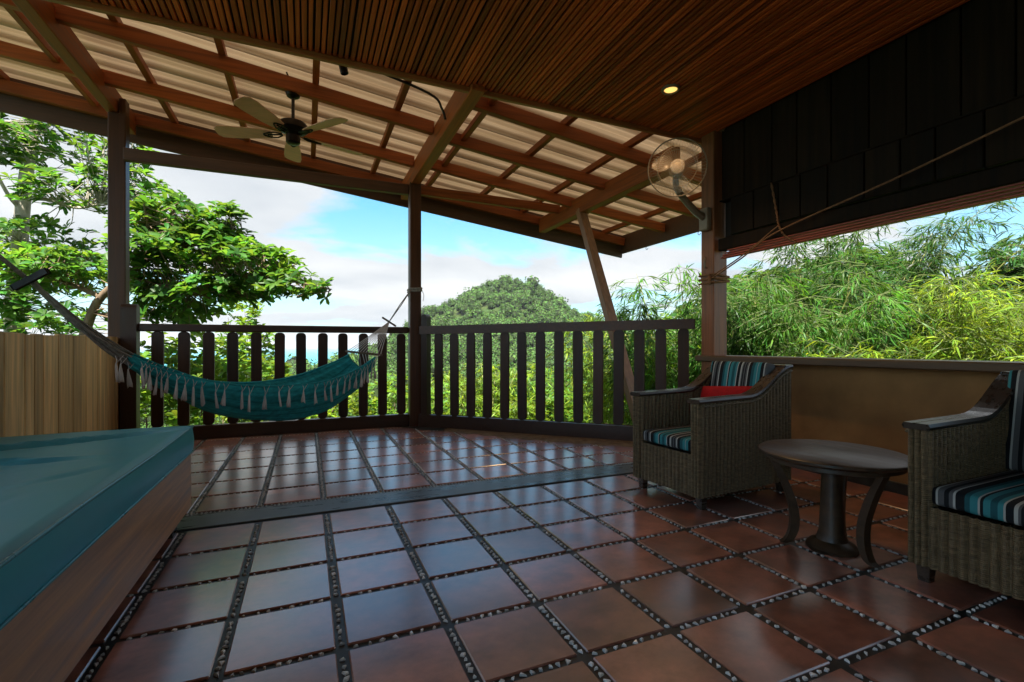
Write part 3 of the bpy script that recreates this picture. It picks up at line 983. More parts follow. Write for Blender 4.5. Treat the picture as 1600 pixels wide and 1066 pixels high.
# its sides: a band around, slightly bulging
loop = [(BX0, BY0), (BX1, BY0), (BX1, BY1), (BX0, BY1)]
V = []; per = []
for a, b_ in zip(loop, loop[1:] + loop[:1]):
    n = int(max(abs(a[0] - b_[0]), abs(a[1] - b_[1])) / .025)
    for k in range(n): per.append((a[0] + (b_[0] - a[0]) * k / n, a[1] + (b_[1] - a[1]) * k / n))
for (x, y_) in per:
    ox = (1 if x > -.56 else -1 if x < -1.49 else 0); oy = (1 if y_ > 2.92 else -1 if y_ < .63 else 0)
    for q in range(7):
        t_ = q / 6
        bl_ = .004 + .007 * math.sin(math.pi * t_) + .002 * math.sin(y_ * 9 + t_ * 4) * math.sin(math.pi * t_)
        V.append((x + ox * bl_, y_ + oy * bl_, bot + (bed_top(x, y_) - .011 - bot) * t_))
side_o = link('mattress_side', mesh_from('mattress_side', V, grid_faces(len(per), 7, True), True), M['vinyl'], bd)
pp = [Vector((x + (.006 if x > -.56 else -.006 if x < -1.49 else 0), y_ + (.006 if y_ > 2.92 else -.006 if y_ < .63 else 0), bed_top(x, y_) - .008)) for x, y_ in per]
tube('piping', pp + [pp[0]], .0055, M['piping'], bd, 6)
pp = [Vector((p.x, p.y, bot + .004)) for p in pp]
tube('piping', pp + [pp[0]], .005, M['piping'], bd, 6)

# ---- wicker armchairs
CW, CD = .52, .80          # width, depth; the chair faces its own -y


def arm_h(y):
    t_ = np.clip((y - .40) / (CD - .40), 0, 1)
    return .595 + .012 * (y / CD) + .165 * (t_ * t_ * (3 - 2 * t_)) ** 1.15


def rib_panel(L_, z0, ztop, pitch, place, rows=10, amp=.014):
    """a woven panel: vertical cane ribs as relief; place(u, z, d) gives the point"""
    n = int(L_ / pitch) * 8
    V = []
    for i in range(n + 1):
        u = L_ * i / n
        d = amp * abs(math.sin(math.pi * u / pitch)) ** .7
        zt = ztop(u)
        for j in range(rows + 1):
            z = z0 + (zt - z0) * j / rows
            V.append(place(u, z, d))
    return V, grid_faces(n + 1, rows + 1)


def make_chair(loc, rotz, label):
    t = thing('wicker_armchair', loc, label, 'armchair', None, rotz, local=True)
    w = CW / 2
    for s in (-1, 1):
        V, F = rib_panel(CD, .075, lambda u: arm_h(u) - .004, .031, lambda u, z, d: (s * (w + d - .004), u, z))
        V2, F2 = rib_panel(CD, .075, lambda u: arm_h(u) - .004, .031, lambda u, z, d: (s * (w - .055 - d), u, z))
        a = Acc(); a.add((V, F)); a.add((V2, F2))
        # front edge of the arm panel, ribbed
        V3, F3 = rib_panel(.063, .075, lambda u: arm_h(0) - .004, .021, lambda u, z, d: (s * (w - .059 + u), -.002 - d, z))
        a.add((V3, F3))
        a.build('side_panel', M['wicker'], t, smooth=False)
        # wooden arm rail following the sweep
        V, F = [], []
        n = 22
        for i in range(n + 1):
            y_ = -.022 + (CD + .03) * i / n
            z = arm_h(max(0, min(CD, y_)))
            for (ox, oz) in ((-.040, -.004), (-.046, .008), (-.040, .020), (.040, .020), (.046, .008), (.040, -.004)):
                V.append((s * (w - .030) + ox, y_, z + oz))
        for i in range(n):
            for k in range(6):
                F.append((i * 6 + k, i * 6 + (k + 1) % 6, (i + 1) * 6 + (k + 1) % 6, (i + 1) * 6 + k))
        F += [tuple(range(5, -1, -1)), tuple(range(n * 6, n * 6 + 6))]
        link('arm_rail', mesh_from('arm_rail', V, F), M['chair_wood'], t)
        # braided cord under the rail
        pts = [(s * (w + .010), y_, arm_h(y_) - .018 + .003 * math.sin(y_ * 190)) for y_ in np.linspace(0, CD, 60)]
        tube('braid', pts, .007, M['wicker'], t, 5)
    V, F = rib_panel(CW - .124, .075, lambda u: .305, .0284, lambda u, z, d: (-w + .062 + u, -d + .004, z), 6)
    link('front_panel', mesh_from('front_panel', V, F, False), M['wicker'], t)
    a = Acc()
    a.add(rib_panel(CW, .075, lambda u: arm_h(CD) - .01, .03, lambda u, z, d: (-w + u, CD + d, z)))
    a.add(rib_panel(CW - .1, .30, lambda u: arm_h(CD) - .01, .03, lambda u, z, d: (-w + .05 + u, CD - .05 - d, z)))
    a.build('back_panel', M['wicker'], t)
    box('back_rail', (-w - .01, CD - .062, arm_h(CD) - .002), (w + .01, CD + .024, arm_h(CD) + .02), M['chair_wood'], t, .006)
    box('seat_deck', (-w + .05, .01, .27), (w - .05, CD - .06, .298), M['chair_wood'], t, 0)
    for sx in (-1, 1):
        for sy in (.02, CD - .07):
            bm = bmesh.new(); bmesh.ops.create_cube(bm, size=1)
            for v in bm.verts:
                k = 1.0 if v.co.z > 0 else .72
                v.co = Vector((sx * (w - .032) + v.co.x * .052 * k, sy + .025 + v.co.y * .052 * k, .075 * (v.co.z + .5) * 1.25))
            bmesh.ops.bevel(bm, geom=bm.edges[:], offset=.003, segments=1, affect='EDGES')
            me = bpy.data.meshes.new('leg'); bm.to_mesh(me); bm.free()
            link('leg', me, M['chair_wood'], t)
    me = cushion_me('seat_cushion', w - .062, .34, .042, .18, seed=3)
    me.transform(Matrix.Translation((0, .345, .345)))
    link('seat_cushion', me, M['stripe'], t)
    me = cushion_me('back_cushion', w - .045, .215, .052, .25, seed=5)
    me.transform(Matrix.Translation((0, CD - .145, .590)) @ Matrix.Rotation(R_(79), 4, 'X'))
    link('back_cushion', me, M['stripe'], t)
    return t


ch1 = make_chair((1.955, 2.245, 0), R_(-85.5), "wicker armchair beside the pillar with a red cushion on its seat")
ch2 = make_chair((2.155, .83, 0), R_(-89), "wicker armchair cut off by the right edge, striped seat, no red cushion")
# red scatter cushion propped against the striped back
pw = thing('scatter_cushion', ch1.location + Vector((.2, 0, .39)), "small plain red scatter cushion propped against the striped chair back", 'cushion', None, R_(-85.5), local=True)
pw.location = Matrix.Translation(ch1.location) @ Matrix.Rotation(R_(-85.5), 4, 'Z') @ Vector((.01, CD - .275, .532))
me = cushion_me('cushion_cover', .200, .120, .050, .62, 12, .2, seed=9)
me.transform(Matrix.Rotation(R_(-4), 4, 'Y') @ Matrix.Rotation(R_(70), 4, 'X'))
link('cushion_cover', me, M['red'], pw)

# ---- round table
TX, TY, TR, TZ = 2.16, 1.395, .292, .437
tb = thing('round_table', (TX, TY, 0), "small round dark wooden table between the two armchairs", 'table', None, 0, local=True)
lathe('table_top', [(0.001, TZ), (TR - .006, TZ), (TR, TZ - .004), (TR, TZ - .014), (TR - .004, TZ - .018), (TR - .02, TZ - .0255), (0.001, TZ - .026)], M['table_wood'], tb, 56)
lathe('apron', [(TR - .05, TZ - .0265), (TR - .030, TZ - .028), (TR - .030, TZ - .044), (TR - .05, TZ - .050), (.001, TZ - .050)], M['table_wood'], tb, 48)
lathe('column', [(.001, 0.0), (.100, 0.0), (.102, .015), (.090, .03), (.062, .045), (.050, .08), (.045, .20), (.041, .32), (.044, TZ - .06), (.06, TZ - .053), (.001, TZ - .053)], M['table_wood'], tb, 28)
for k in range(3):
    a = R_(20 + 120 * k)
    pts2 = smooth_pts([(.195, .012), (.170, .03), (.150, .09), (.155, .18), (.19, .29), (.235, TZ - .05)], 14)
    V, F = [], []
    for i, (r, z) in enumerate(pts2):
        hw = .017; th = .026 + .010 * math.sin(math.pi * i / 14)
        for (o_r, o_t) in ((-th / 2, -hw), (th / 2, -hw), (th / 2, hw), (-th / 2, hw)):
            rr = r + o_r
            V.append((rr * math.cos(a) - o_t * math.sin(a), rr * math.sin(a) + o_t * math.cos(a), z))
    n = len(pts2)
    for i in range(n - 1):
        for k2 in range(4):
            F.append((i * 4 + k2, i * 4 + (k2 + 1) % 4, (i + 1) * 4 + (k2 + 1) % 4, (i + 1) * 4 + k2))
    F += [(3, 2, 1, 0), tuple(range((n - 1) * 4, n * 4))]
    link('leg', mesh_from('leg', V, F), M['table_wood'], tb)

# ---- hammock, slung between the near left post and the middle post
HA, HB = np.array([-1.66, 3.38, 0]), np.array([1.09, 5.36, 0])
hd = (HB - HA) / np.linalg.norm(HB - HA); hn = np.array([hd[1], -hd[0], 0])      # hn points to the camera side


def hp_(px, py, off=0.0):
    return on_plane(px, py, HA + hn * off, hn)


hm = thing('hammock', tuple((HA + HB) / 2), "teal cotton hammock with pale tassel fringe slung before the railing", 'hammock')
nearE = smooth_pts([hp_(200, 556, .03), hp_(240, 573, .07), hp_(300, 591, .14), hp_(400, 604, .19), hp_(500, 598, .20), hp_(555, 579, .19), hp_(586, 559, .17)], 40)
farE = smooth_pts([hp_(208, 554, -.03), hp_(262, 576, -.07), hp_(330, 596, -.14), hp_(400, 598, -.19), hp_(462, 588, -.20), hp_(520, 567, -.19), hp_(545, 555, -.17)], 40)
botE = smooth_pts([hp_(203, 570, .0), hp_(250, 603, .02), hp_(320, 637, .03), hp_(415, 655, .03), hp_(500, 642, .02), hp_(552, 606, .0), hp_(572, 577, .0)], 40)
nv = 17
V = []
for i in range(41):
    a, b_, c_ = nearE[i], botE[i], farE[i]
    for j in range(nv):
        t_ = j / (nv - 1) * 2 - 1
        mid = (a + c_) / 2
        q = mid + (c_ - a) / 2 * math.copysign(abs(t_) ** .8, t_)
        dep = (1 - t_ ** 2)
        q = q + (b_ - mid) * dep
        q = q + hn * .008 * math.sin(i * .55 + j * 2.1) + np.array([0, 0, (.013 * math.sin(j * 2.2 + i * .12) + .006 * math.sin(i * .7 + j)) * (1 - t_ ** 4)])
        V.append(q)
F = grid_faces(41, nv)
cl = link('cloth', mesh_from('cloth', V, F, True), M['hammock'], hm)
uvl = cl.data.uv_layers.new(name='weave')
for lp_ in cl.data.loops:
    uvl.data[lp_.index].uv = ((lp_.vertex_index // nv) / 40, (lp_.vertex_index % nv) / (nv - 1))
md = cl.modifiers.new('thickness', 'SOLIDIFY'); md.thickness = .006
tube('hem', [p + np.array([0, 0, .002]) for p in nearE], .009, M['hammock'], hm, 6)
tube('hem', [p + np.array([0, 0, .002]) for p in farE], .009, M['hammock'], hm, 6)
# gathered strands on the left
knot = hp_(47, 437)
acc = Acc()
for k in range(18):
    a = 2 * math.pi * k / 18
    j = int((k % 9) / 8 * (nv - 1))
    end = np.array(V[j]) if k < 9 else np.array(V[nv + j])
    p0 = knot + hn * .014 * math.cos(a) + np.array([0, 0, .014 * math.sin(a)])
    mid1 = p0 * .66 + end * .34 + np.array([0, 0, -.030]) + hn * .012 * math.cos(a * 2) ; mid2 = p0 * .3 + end * .7 + np.array([0, 0, -.032 + .012 * math.sin(a * 3)])
    acc.tube(smooth_pts([p0, mid1, mid2, end], 12), .0062, 5)
acc.build('rope_strands', M['rope'], hm)
acc = Acc()
hook = np.array([-1.66, 3.33, 1.56])
for s in (-1, 1):
    acc.tube([hook, knot * .5 + hook * .5 + hn * .02 * s, knot + hd * -.01 + hn * .025 * s], .007, 5)
for zz in (1.55, 1.565, 1.58):
    acc.tube([(-1.70 + .068 * sx_, 3.26 + .068 * sy_, zz) for sx_, sy_ in ((1, 1), (-1, 1), (-1, -1), (1, -1), (1, 1))], .008, 5)
acc.build('hanging_rope', M['rope'], hm)
bdir = (hp_(74, 423, .10) - hp_(21, 450, -.02))
beam('toggle_bar', hp_(21, 450, -.02), hp_(74, 423, .10), .024, .024, M['black'], hm, .005)
# right end: spreader bar, strands, ropes to the middle post
kn2 = hp_(608, 503)
sb_a, sb_b = hp_(540, 549, -.17), hp_(597, 555, .15)
tube('spreader_bar', [sb_a, sb_b], .011, M['stick'], hm, 8)
acc = Acc()
for k in range(12):
    u = (k + .5) / 12
    q = sb_a * (1 - u) + sb_b * u
    e = np.array(V[40 * nv + int((1 - u) * (nv - 1))])
    acc.tube([kn2, q * .5 + kn2 * .5 + np.array([0, 0, -.006]), q, e], .0042, 5)
acc.build('rope_strands', M['tassel'], hm)
acc = Acc()
pk = np.array([1.08, 5.385, 1.545])
for s in (-1, 1):
    acc.tube([kn2, (kn2 + pk) / 2 + hn * .012 * s, pk], .0055, 5)
for k, zz in enumerate((1.535, 1.55, 1.562)):
    acc.tube([(1.135 + .068 * sx_, 5.4525 + .068 * sy_, zz + .006 * (sx_ + k % 2)) for sx_, sy_ in ((1, 1), (-1, 1), (-1, -1), (1, -1), (1, 1))], .010, 6)
acc.tube(smooth_pts([(1.2, 5.385, 1.54), (1.225, 5.38, 1.49), (1.215, 5.38, 1.42)], 6), .004, 4)
acc.tube(smooth_pts([(1.065, 5.38, 1.53), (1.04, 5.36, 1.48), (1.05, 5.36, 1.44)], 6), .004, 4)
acc.build('hanging_rope', M['rope'], hm)
beam('toggle_bar', kn2 + np.array([-.075, -.02, .045]), kn2 + np.array([.075, .02, -.045]), .018, .018, M['stick'], hm, .004)


def tassel_at(p, ln, tilt=0.0, cord=.06, side=None):
    a = Acc()
    base = np.array(p); side = hn if side is None else side
    b0 = base + np.array([0, 0, -cord]) + side * .012
    a.tube([base, base * .5 + b0 * .5 + hd * .006, b0], .0024, 4)
    a.tube([base + hd * .045 + np.array([0, 0, .004]), b0], .0022, 4)
    r0 = random.uniform(.004, .007); r1 = random.uniform(.008, .018)
    w_ = hd * tilt * ln
    V_, F_ = tube_data([b0 + np.array([0, 0, .004]), b0 + np.array([0, 0, -.012]), b0 + w_ * .4 + np.array([0, 0, -ln * .55]), b0 + w_ + np.array([0, 0, -ln])], [r0 * .7, r0, (r0 + r1) * .55, r1], 9, True)
    V_ = [Vector(v) + Vector(np.random.default_rng(len(F_)).normal(size=3)) * .0 for v in V_]
    for q in range(27, 36):
        V_[q] = V_[q] + Vector((0, 0, random.uniform(-.018, .012)))
    a.add((V_, F_))
    a.build('tassel', M['tassel'], hm)


for k in range(30):
    u = 3.2 + k * 36.2 / 29 + random.uniform(-.3, .3)
    i = int(u); fr2 = u - i
    p = nearE[i] * (1 - fr2) + nearE[min(i + 1, 40)] * fr2
    tassel_at(p + hn * .008, random.uniform(.085, .125), random.uniform(-.15, .15), random.uniform(.035, .075))
for k in range(8):
    u = 26 + k * 1.8
    i = int(u)
    tassel_at(farE[i] - hn * .01, random.uniform(.08, .11), 0, .09 + .012 * k, -hn)
for (px_, py_) in ((180, 556), (187, 558), (199, 566)):
    tassel_at(hp_(px_, py_, .03), .10, random.uniform(-.1, .1), .05)

# ---- ceiling fan
FX, FY, FZ = -.105, 4.40, 2.70
cf = thing('ceiling_fan', (FX, FY, FZ), "five bladed ceiling fan with dark bronze motor and pale wooden blades", 'ceiling fan', None, 0, local=True)
lathe('canopy', [(.001, .385), (.062, .38), (.066, .34), (.05, .30), (.025, .285), (.001, .285)], M['bronze'], cf, 24)
lathe('down_rod', [(.001, .30), (.013, .30), (.013, .09), (.001, .09)], M['black'], cf, 12)
lathe('motor_housing', [(.001, .10), (.03, .10), (.05, .085), (.105, .075), (.118, .055), (.118, .02), (.10, .005), (.075, -.002), (.06, -.02), (.001, -.02)], M['bronze'], cf, 32)
lathe('switch_housing', [(.001, -.02), (.052, -.021), (.056, -.03), (.056, -.085), (.045, -.095), (.03, -.10), (.001, -.10)], M['bronze'], cf, 24)
for k in range(5):
    a = -0.914 + k * 2 * math.pi / 5
    Mx = Matrix.Rotation(a, 4, 'Z') @ Matrix.Translation((0, 0, -.022)) @ Matrix.Rotation(R_(13), 4, 'X')
    outl = [(.175, -.048), (.30, -.066), (.50, -.076), (.575, -.070), (.602, -.042), (.607, 0), (.602, .042), (.575, .070), (.50, .076), (.30, .066), (.175, .048), (.165, 0)]
    n = len(outl)
    V = [Mx @ Vector((x, y_, .003)) for x, y_ in outl] + [Mx @ Vector((x, y_, -.003)) for x, y_ in outl]
    F = [tuple(range(n)), tuple(range(2 * n - 1, n - 1, -1))] + [(i, n + i, n + (i + 1) % n, (i + 1) % n) for i in range(n)]
    bl_ = link('blade', mesh_from('blade', V, F), M['blade'], cf)
    ac = Acc()
    for s in (-1, 1):
        ac.tube([Mx @ Vector(p) for p in ((.085, .012 * s, .0), (.13, .034 * s, -.006), (.18, .030 * s, -.008), (.225, .012 * s, -.008), (.235, 0, -.008))], .006, 5)
    ac.tube([Mx @ Vector((.085, 0, 0)), Mx @ Vector((.20, 0, -.008))], .007, 5)
    br = ac.build('blade_iron', M['bronze'], bl_)
cable2 = smooth_pts([(FX, FY, FZ + .38), (FX - .02, FY + .01, FZ + .43), (FX - .05, FY + .01, FZ + .50)], 8)
tube('power_cord', [Vector(p) - Vector((FX, FY, FZ)) for p in cable2], .007, M['black'], cf, 5)

# ---- wall fan on the pillar
WC = P(1058, 262, 3.80)
wf = thing('wall_fan', tuple(WC), "round caged cream wall fan on a bracket of the corner pillar", 'wall fan', None, 0, local=True)
look = Vector((-WC[0] * .9, -WC[1], -.7)).normalized()
q = look.to_track_quat('Z', 'Y').to_matrix().to_4x4()
RWF = .222
def cage_pt(r, a, z): return q @ Vector((r * math.cos(a), r * math.sin(a), z))
ac = Acc()
nsp = 52
for k in range(nsp):
    a = 2 * math.pi * k / nsp
    ac.tube([cage_pt(.055, a, .062), cage_pt(.13, a + .10, .058), cage_pt(.195, a + .20, .034), cage_pt(RWF, a + .25, .0)], .0011, 3, False)
    ac.tube([cage_pt(.05, a, -.085), cage_pt(.14, a, -.075), cage_pt(.20, a, -.04), cage_pt(RWF, a, -.004)], .0011, 3, False)
ac.build('cage_wires', M['fanwhite'], wf)
ac = Acc()
for (r, z, rr) in ((RWF, -.001, .0055), (.15, .053, .0022), (.15, -.07, .0022)):
    ac.tube([cage_pt(r, a, z) for a in np.linspace(0, 2 * math.pi, 49)], rr, 5, False)
ac.build('cage_ring', M['fanwhite'], wf)
lathe('front_cap', [(.001, .07), (.035, .070), (.05, .066), (.056, .058), (.001, .055)], M['clear'], wf, 28, M=q)
lathe('motor', [(.001, -.22), (.03, -.215), (.055, -.19), (.06, -.12), (.05, -.085), (.001, -.08)], M['fanwhite'], wf, 24, M=q)
lathe('hub', [(.001, .05), (.02, .05), (.035, .04), (.036, -.06), (.001, -.06)], M['fanwhite'], wf, 20, M=q)
for k in range(3):
    a0 = .5 + k * 2 * math.pi / 3
    V = []
    for i in range(9):
        r = .035 + .160 * i / 8
        wd = .30 + .55 * math.sin(math.pi * (i / 8) ** .7)
        for j in range(7):
            u = j / 6 - .5
            V.append(cage_pt(r, a0 + wd * u * 1.5 + .25 * i / 8, -.01 + .045 * u))
    link('blade', mesh_from('blade', V, grid_faces(9, 7), True), M['clear'], wf)
mount = Vector((3.245, 3.18, 2.02)) - Vector(WC)
back = q @ Vector((0, 0, -.18))
ac = Acc()
ac.tube(smooth_pts([back, back + Vector((.02, .01, -.14)), (back + mount) / 2 + Vector((.03, .02, -.10)), mount + Vector((-.05, -.0, .02))], 12), [.022 + .012 * (i / 12) for i in range(13)], 8)
ac.build('bracket_arm', M['fanwhite'], wf)
me = box_me('mount_plate', tuple(mount + Vector((-.055, -.05, -.10))), tuple(mount + Vector((.003, .05, .10))), .015, 2)
link('mount_plate', me, M['fanwhite'], wf)

# ---- recessed downlight (lit)
LX, LY = 2.433, 2.73
dl = thing('recessed_downlight', (LX, LY, 2.775), "glowing round recessed downlight in the slatted ceiling", 'downlight', None, 0, local=True)
V, F = [], []
prof = [(.046, .012), (.046, -.004), (.052, -.009), (.062, -.008), (.066, -.001), (.066, .012)]
Vd, Fd = lathe_data(prof, 36)
link('trim_ring', mesh_from('trim_ring', Vd, Fd[:-2], True), M['fanwhite'], dl)
lathe('lamp_glass', [(.001, -.003), (.03, -.0035), (.0455, -.001), (.0455, .004), (.001, .004)], M['lampglass'], dl, 32)
sp_d = bpy.data.lights.new('downlight_bulb', 'SPOT')
sp_d.energy = 5; sp_d.color = (1.0, .60, .28); sp_d.spot_size = R_(105); sp_d.spot_blend = .6; sp_d.shadow_soft_size = .04
sp_o = bpy.data.objects.new('downlight_bulb', sp_d); COL.objects.link(sp_o); sp_o.location = (0, 0, -.03); sp_o.parent = dl

# ---- small black spotlight under the ceiling edge
bs = thing('spot_lamp', (.222, 3.40, 2.80), "small black cylindrical spot lamp below the ceiling edge", 'lamp', None, 0, local=True)
lathe('lamp_body', [(.001, .035), (.020, .034), (.026, .025), (.027, -.055), (.022, -.058), (.020, -.045), (.001, -.045)], M['black'], bs, 20, M=Matrix.Rotation(R_(-14), 4, 'Y'))
box('lamp_bracket', (-.008, -.068, .03), (.008, .010, .048), M['black'], bs, .002)

# ---- cords on the right
def cordlabel(name, pts, r, label, k=6, parent=None):
    return tag(tube(name, pts, r, M['rope_brown'], parent, k), label, 'rope')
e1 = on_plane(1700, 135, (3.235, 0, 0), np.array([1.0, 0, 0])); e2 = on_plane(1215, 362, (3.225, 0, 0), np.array([1.0, 0, 0])); e3 = np.array([3.238, 3.14, 1.49])
cordlabel('long_rope', smooth_pts([e1, (e1 + e2) / 2 + np.array([0, 0, -.012]), e2, (e2 + e3) / 2 + np.array([0, 0, -.008]), e3], 40), .0062, "long brown rope slanting from the upper right down to the pillar")
g1 = on_plane(1217, 352, (3.255, 0, 0), np.array([1.0, 0, 0]))
cordlabel('short_rope', smooth_pts([g1, (g1 + e3) / 2 + np.array([0, 0, -.010]), e3 + np.array([0, 0, .02])], 20), .0055, "short brown rope from the hanging cord to the pillar")
c0 = on_plane(1205, 286, (3.285, 0, 0), np.array([1.0, 0, 0])); c1 = on_plane(1213, 330, (3.262, 0, 0), np.array([1.0, 0, 0])); c3 = on_plane(1226, 368, (3.255, 0, 0), np.array([1.0, 0, 0])); c4 = on_plane(1245, 379, (3.26, 0, 0), np.array([1.0, 0, 0]))
main = smooth_pts([c0, c1, g1, c3, c4], 60)
ac = Acc()
for s in (0, math.pi):
    ac.tube([p + np.array([.004 * math.cos(i * .9 + s), .005 * math.sin(i * .9 + s), 0]) for i, p in enumerate(main)], .0045, 5)
tag(ac.build('twisted_cord', M['rope_brown']), "twisted pale cord hanging from the ledge of the plank wall", 'rope')
ac = Acc()
for k in range(4):
    zz = 1.470 + .017 * k + (.006 if k % 2 else 0)
    ac.tube([(3.331 + .090 * sx_, 3.1885 + .082 * sy_, zz + .008 * sx_ * (-1) ** k) for sx_, sy_ in ((1, 1), (0, 1.03), (-1, 1), (-1.03, 0), (-1, -1), (0, -1.03), (1, -1), (1, 1))], .009, 6)
ac.tube(smooth_pts([(3.235, 3.15, 1.52), (3.21, 3.12, 1.48), (3.22, 3.13, 1.44)], 8), .011, 6)
ac.build('rope_wrap', M['rope_brown'], pl)
# little hook on the pillar
tube('hook', [(3.247, 3.19, 1.60), (3.225, 3.19, 1.60), (3.222, 3.19, 1.66), (3.23, 3.19, 1.69)], .007, M['fanwhite'], pl, 6)

# ---- a dry leaf on the floor
lv = [(0, 0, .0065), (.012, .020, .012), (.004, .048, .009), (-.014, .055, .014), (-.016, .022, .009)]
lo_ = link('fallen_leaf', mesh_from('fallen_leaf', [(x * 1.0 + .103, y * .8 + 1.232, z) for x, y, z in lv] + [(x + .103, y * .8 + 1.232, z - .0015) for x, y, z in lv], [(0, 1, 2, 3, 4), (9, 8, 7, 6, 5)] + [(i, 5 + i, 5 + (i + 1) % 5, (i + 1) % 5) for i in range(5)]), M['bark'])
tag(lo_, "small dry dark leaf fallen on a foreground tile", 'leaf')

# ================================================================== VEGETATION
def nrm(a): return a / np.maximum(np.linalg.norm(a, axis=-1, keepdims=True), 1e-9)


BROAD = (np.array([(0, 0, 0), (.38, -.40, .10), (.76, -.44, .06), (1, 0, -.10), (.76, .44, .06), (.38, .40, .10), (.55, 0, .0)]),
         np.array([(0, 1, 6), (1, 2, 6), (2, 3, 6), (3, 4, 6), (4, 5, 6), (5, 0, 6)]))
NARROW = (np.array([(0, 0, 0), (.33, -.5, .06), (.66, -.36, -.02), (1, 0, -.16), (.66, .36, -.02), (.33, .5, .06)]),
          np.array([(0, 1, 5), (1, 2, 4), (1, 4, 5), (2, 3, 4)]))


def leaves(pos, axis, nor, ln, wd, tmpl):
    T, Fq = tmpl
    axis = nrm(axis); side = nrm(np.cross(nor, axis)); nor = np.cross(axis, side)
    V = (pos[:, None] + axis[:, None] * (T[None, :, 0:1] * ln[:, None, None]) + side[:, None] * (T[None, :, 1:2] * wd[:, None, None])
         + nor[:, None] * (T[None, :, 2:3] * ln[:, None, None]))
    n, k = len(pos), len(T)
    F = Fq[None] + (np.arange(n) * k)[:, None, None]
    return V.reshape(-1, 3), F.reshape(-1, 3)


def rvec(n): return nrm(rng.normal(size=(n, 3)))


def whorls(c, axis, m, ln, wd, tilt=(.0, .6)):
    """rosettes of m leaves round each centre"""
    n = len(c)
    axis = nrm(axis)
    a0 = nrm(np.cross(axis, rvec(n))); b0 = np.cross(axis, a0)
    ang = (np.arange(m) * 2.399)[None] + rng.uniform(0, 6.28, (n, 1))
    rad = a0[:, None] * np.cos(ang)[..., None] + b0[:, None] * np.sin(ang)[..., None]
    tl = rng.uniform(tilt[0], tilt[1], (n, m))[..., None]
    d = rad * np.cos(tl) + axis[:, None] * np.sin(tl)
    nr = axis[:, None] * np.cos(tl) - rad * np.sin(tl) + rng.normal(size=(n, m, 3)) * .22
    p = c[:, None] + axis[:, None] * (np.arange(m) * .006)[None, :, None]
    L_ = ln * rng.uniform(.7, 1.15, n * m)
    return leaves(p.reshape(-1, 3), d.reshape(-1, 3), nr.reshape(-1, 3), L_, wd * L_ / ln, BROAD)


def in_ellipsoids(ells, n, shell=.55):
    """points in the crown, more near its outside; ells: (px, py, t, rx_px, ry_px, rdepth)"""
    w = np.array([e[3] * e[4] for e in ells], float); w /= w.sum()
    idx = rng.choice(len(ells), n, p=w)
    out = []
    for i in idx:
        px, py, t, rx, ry, rd = ells[i]
        v = rvec(1)[0] * (rng.uniform(shell ** 3, 1) ** (1 / 3))
        c = P(px, py, t)
        out.append(c + RT * v[0] * rx * t / FPX + UP * v[2] * ry * t / FPX + FW * v[1] * rd)
    return np.array(out)


def make_tree(name, label, cat, limbs, ells, n_wh, leafm, barkm, ln, wd, group=None, m=8, shell=.4, twig=.006, tilt=(.0, .6)):
    base = limbs[0][0][0]
    t = thing(name, tuple(base), label, cat, group)
    ac = Acc(); nodes = []
    for pts, r0, r1 in limbs:
        sp_ = smooth_pts(pts, 16)
        ac.tube(sp_, [r0 + (r1 - r0) * i / 16 for i in range(17)], 9)
        nodes += sp_[2:]
    nodes = np.array(nodes)
    c = in_ellipsoids(ells, n_wh, shell)
    tw = Acc()
    axs = []
    for p in c:
        d = np.linalg.norm(nodes - p, axis=1) + .6 * np.maximum(0, nodes[:, 2] - p[2])
        q = nodes[np.argmin(d)]
        mid = (p + q) / 2 + np.array([0, 0, -.06 * np.linalg.norm(p - q)]) + rng.normal(size=3) * .05
        tw.tube(smooth_pts([q, mid, p], 4), [twig * 1.8, twig * 1.5, twig * 1.2, twig, twig * .7], 4, False)
        dd = (p - q) / max(np.linalg.norm(p - q), .05)
        axs.append(dd * .55 + np.array([0, 0, .9]) + rng.normal(size=3) * .25)
        # a side rosette half way out keeps the twigs from looking bare
    axs = np.array(axs)
    V, F = whorls(c, axs, m, ln, wd, tilt)
    ac.build('trunk', barkm, t)
    tw.build('branches', barkm, t)
    link('crown', np_mesh('crown', V, F), leafm, t)
    return t


def cloud(n, ells, ln, wd, droop=.2, shell=.5):
    """single leaves through a bushy volume"""
    p = in_ellipsoids(ells, n, shell)
    ax = rvec(n); ax[:, 2] = ax[:, 2] * .6 - droop + .2
    no = rvec(n) * .6 + np.array([0, 0, 1.0])
    L_ = ln * rng.uniform(.6, 1.2, n)
    return leaves(p, ax, no, L_, wd * L_ / ln, BROAD)


def make_shrub(label, ells, n_wh, leafm, ln, wd, group, cat='shrub', name='leafy_shrub', m=7):
    e0 = ells[0]
    c = P(e0[0], e0[1], e0[2])
    gz = float(hgt(c[0], c[1]))
    t = thing(name, (c[0], c[1], gz), label, cat, group)
    tops = in_ellipsoids(ells, 14, .2)
    ac = Acc()
    for p in tops:
        b0 = np.array([c[0], c[1], gz - .1]) + rng.normal(size=3) * np.array([.25, .25, 0])
        ac.tube(smooth_pts([b0, (b0 + p) / 2 + rng.normal(size=3) * .15, p], 5), [.035, .03, .024, .018, .012, .006], 5, False)
    ac.build('stems', M['bark'], t)
    pc = in_ellipsoids(ells, n_wh, .35)
    V, F = whorls(pc, rng.normal(size=(n_wh, 3)) * .35 + np.array([0, 0, 1.0]), m, ln, wd, (-.1, .7))
    link('foliage', np_mesh('foliage', V, F), leafm, t)
    return t


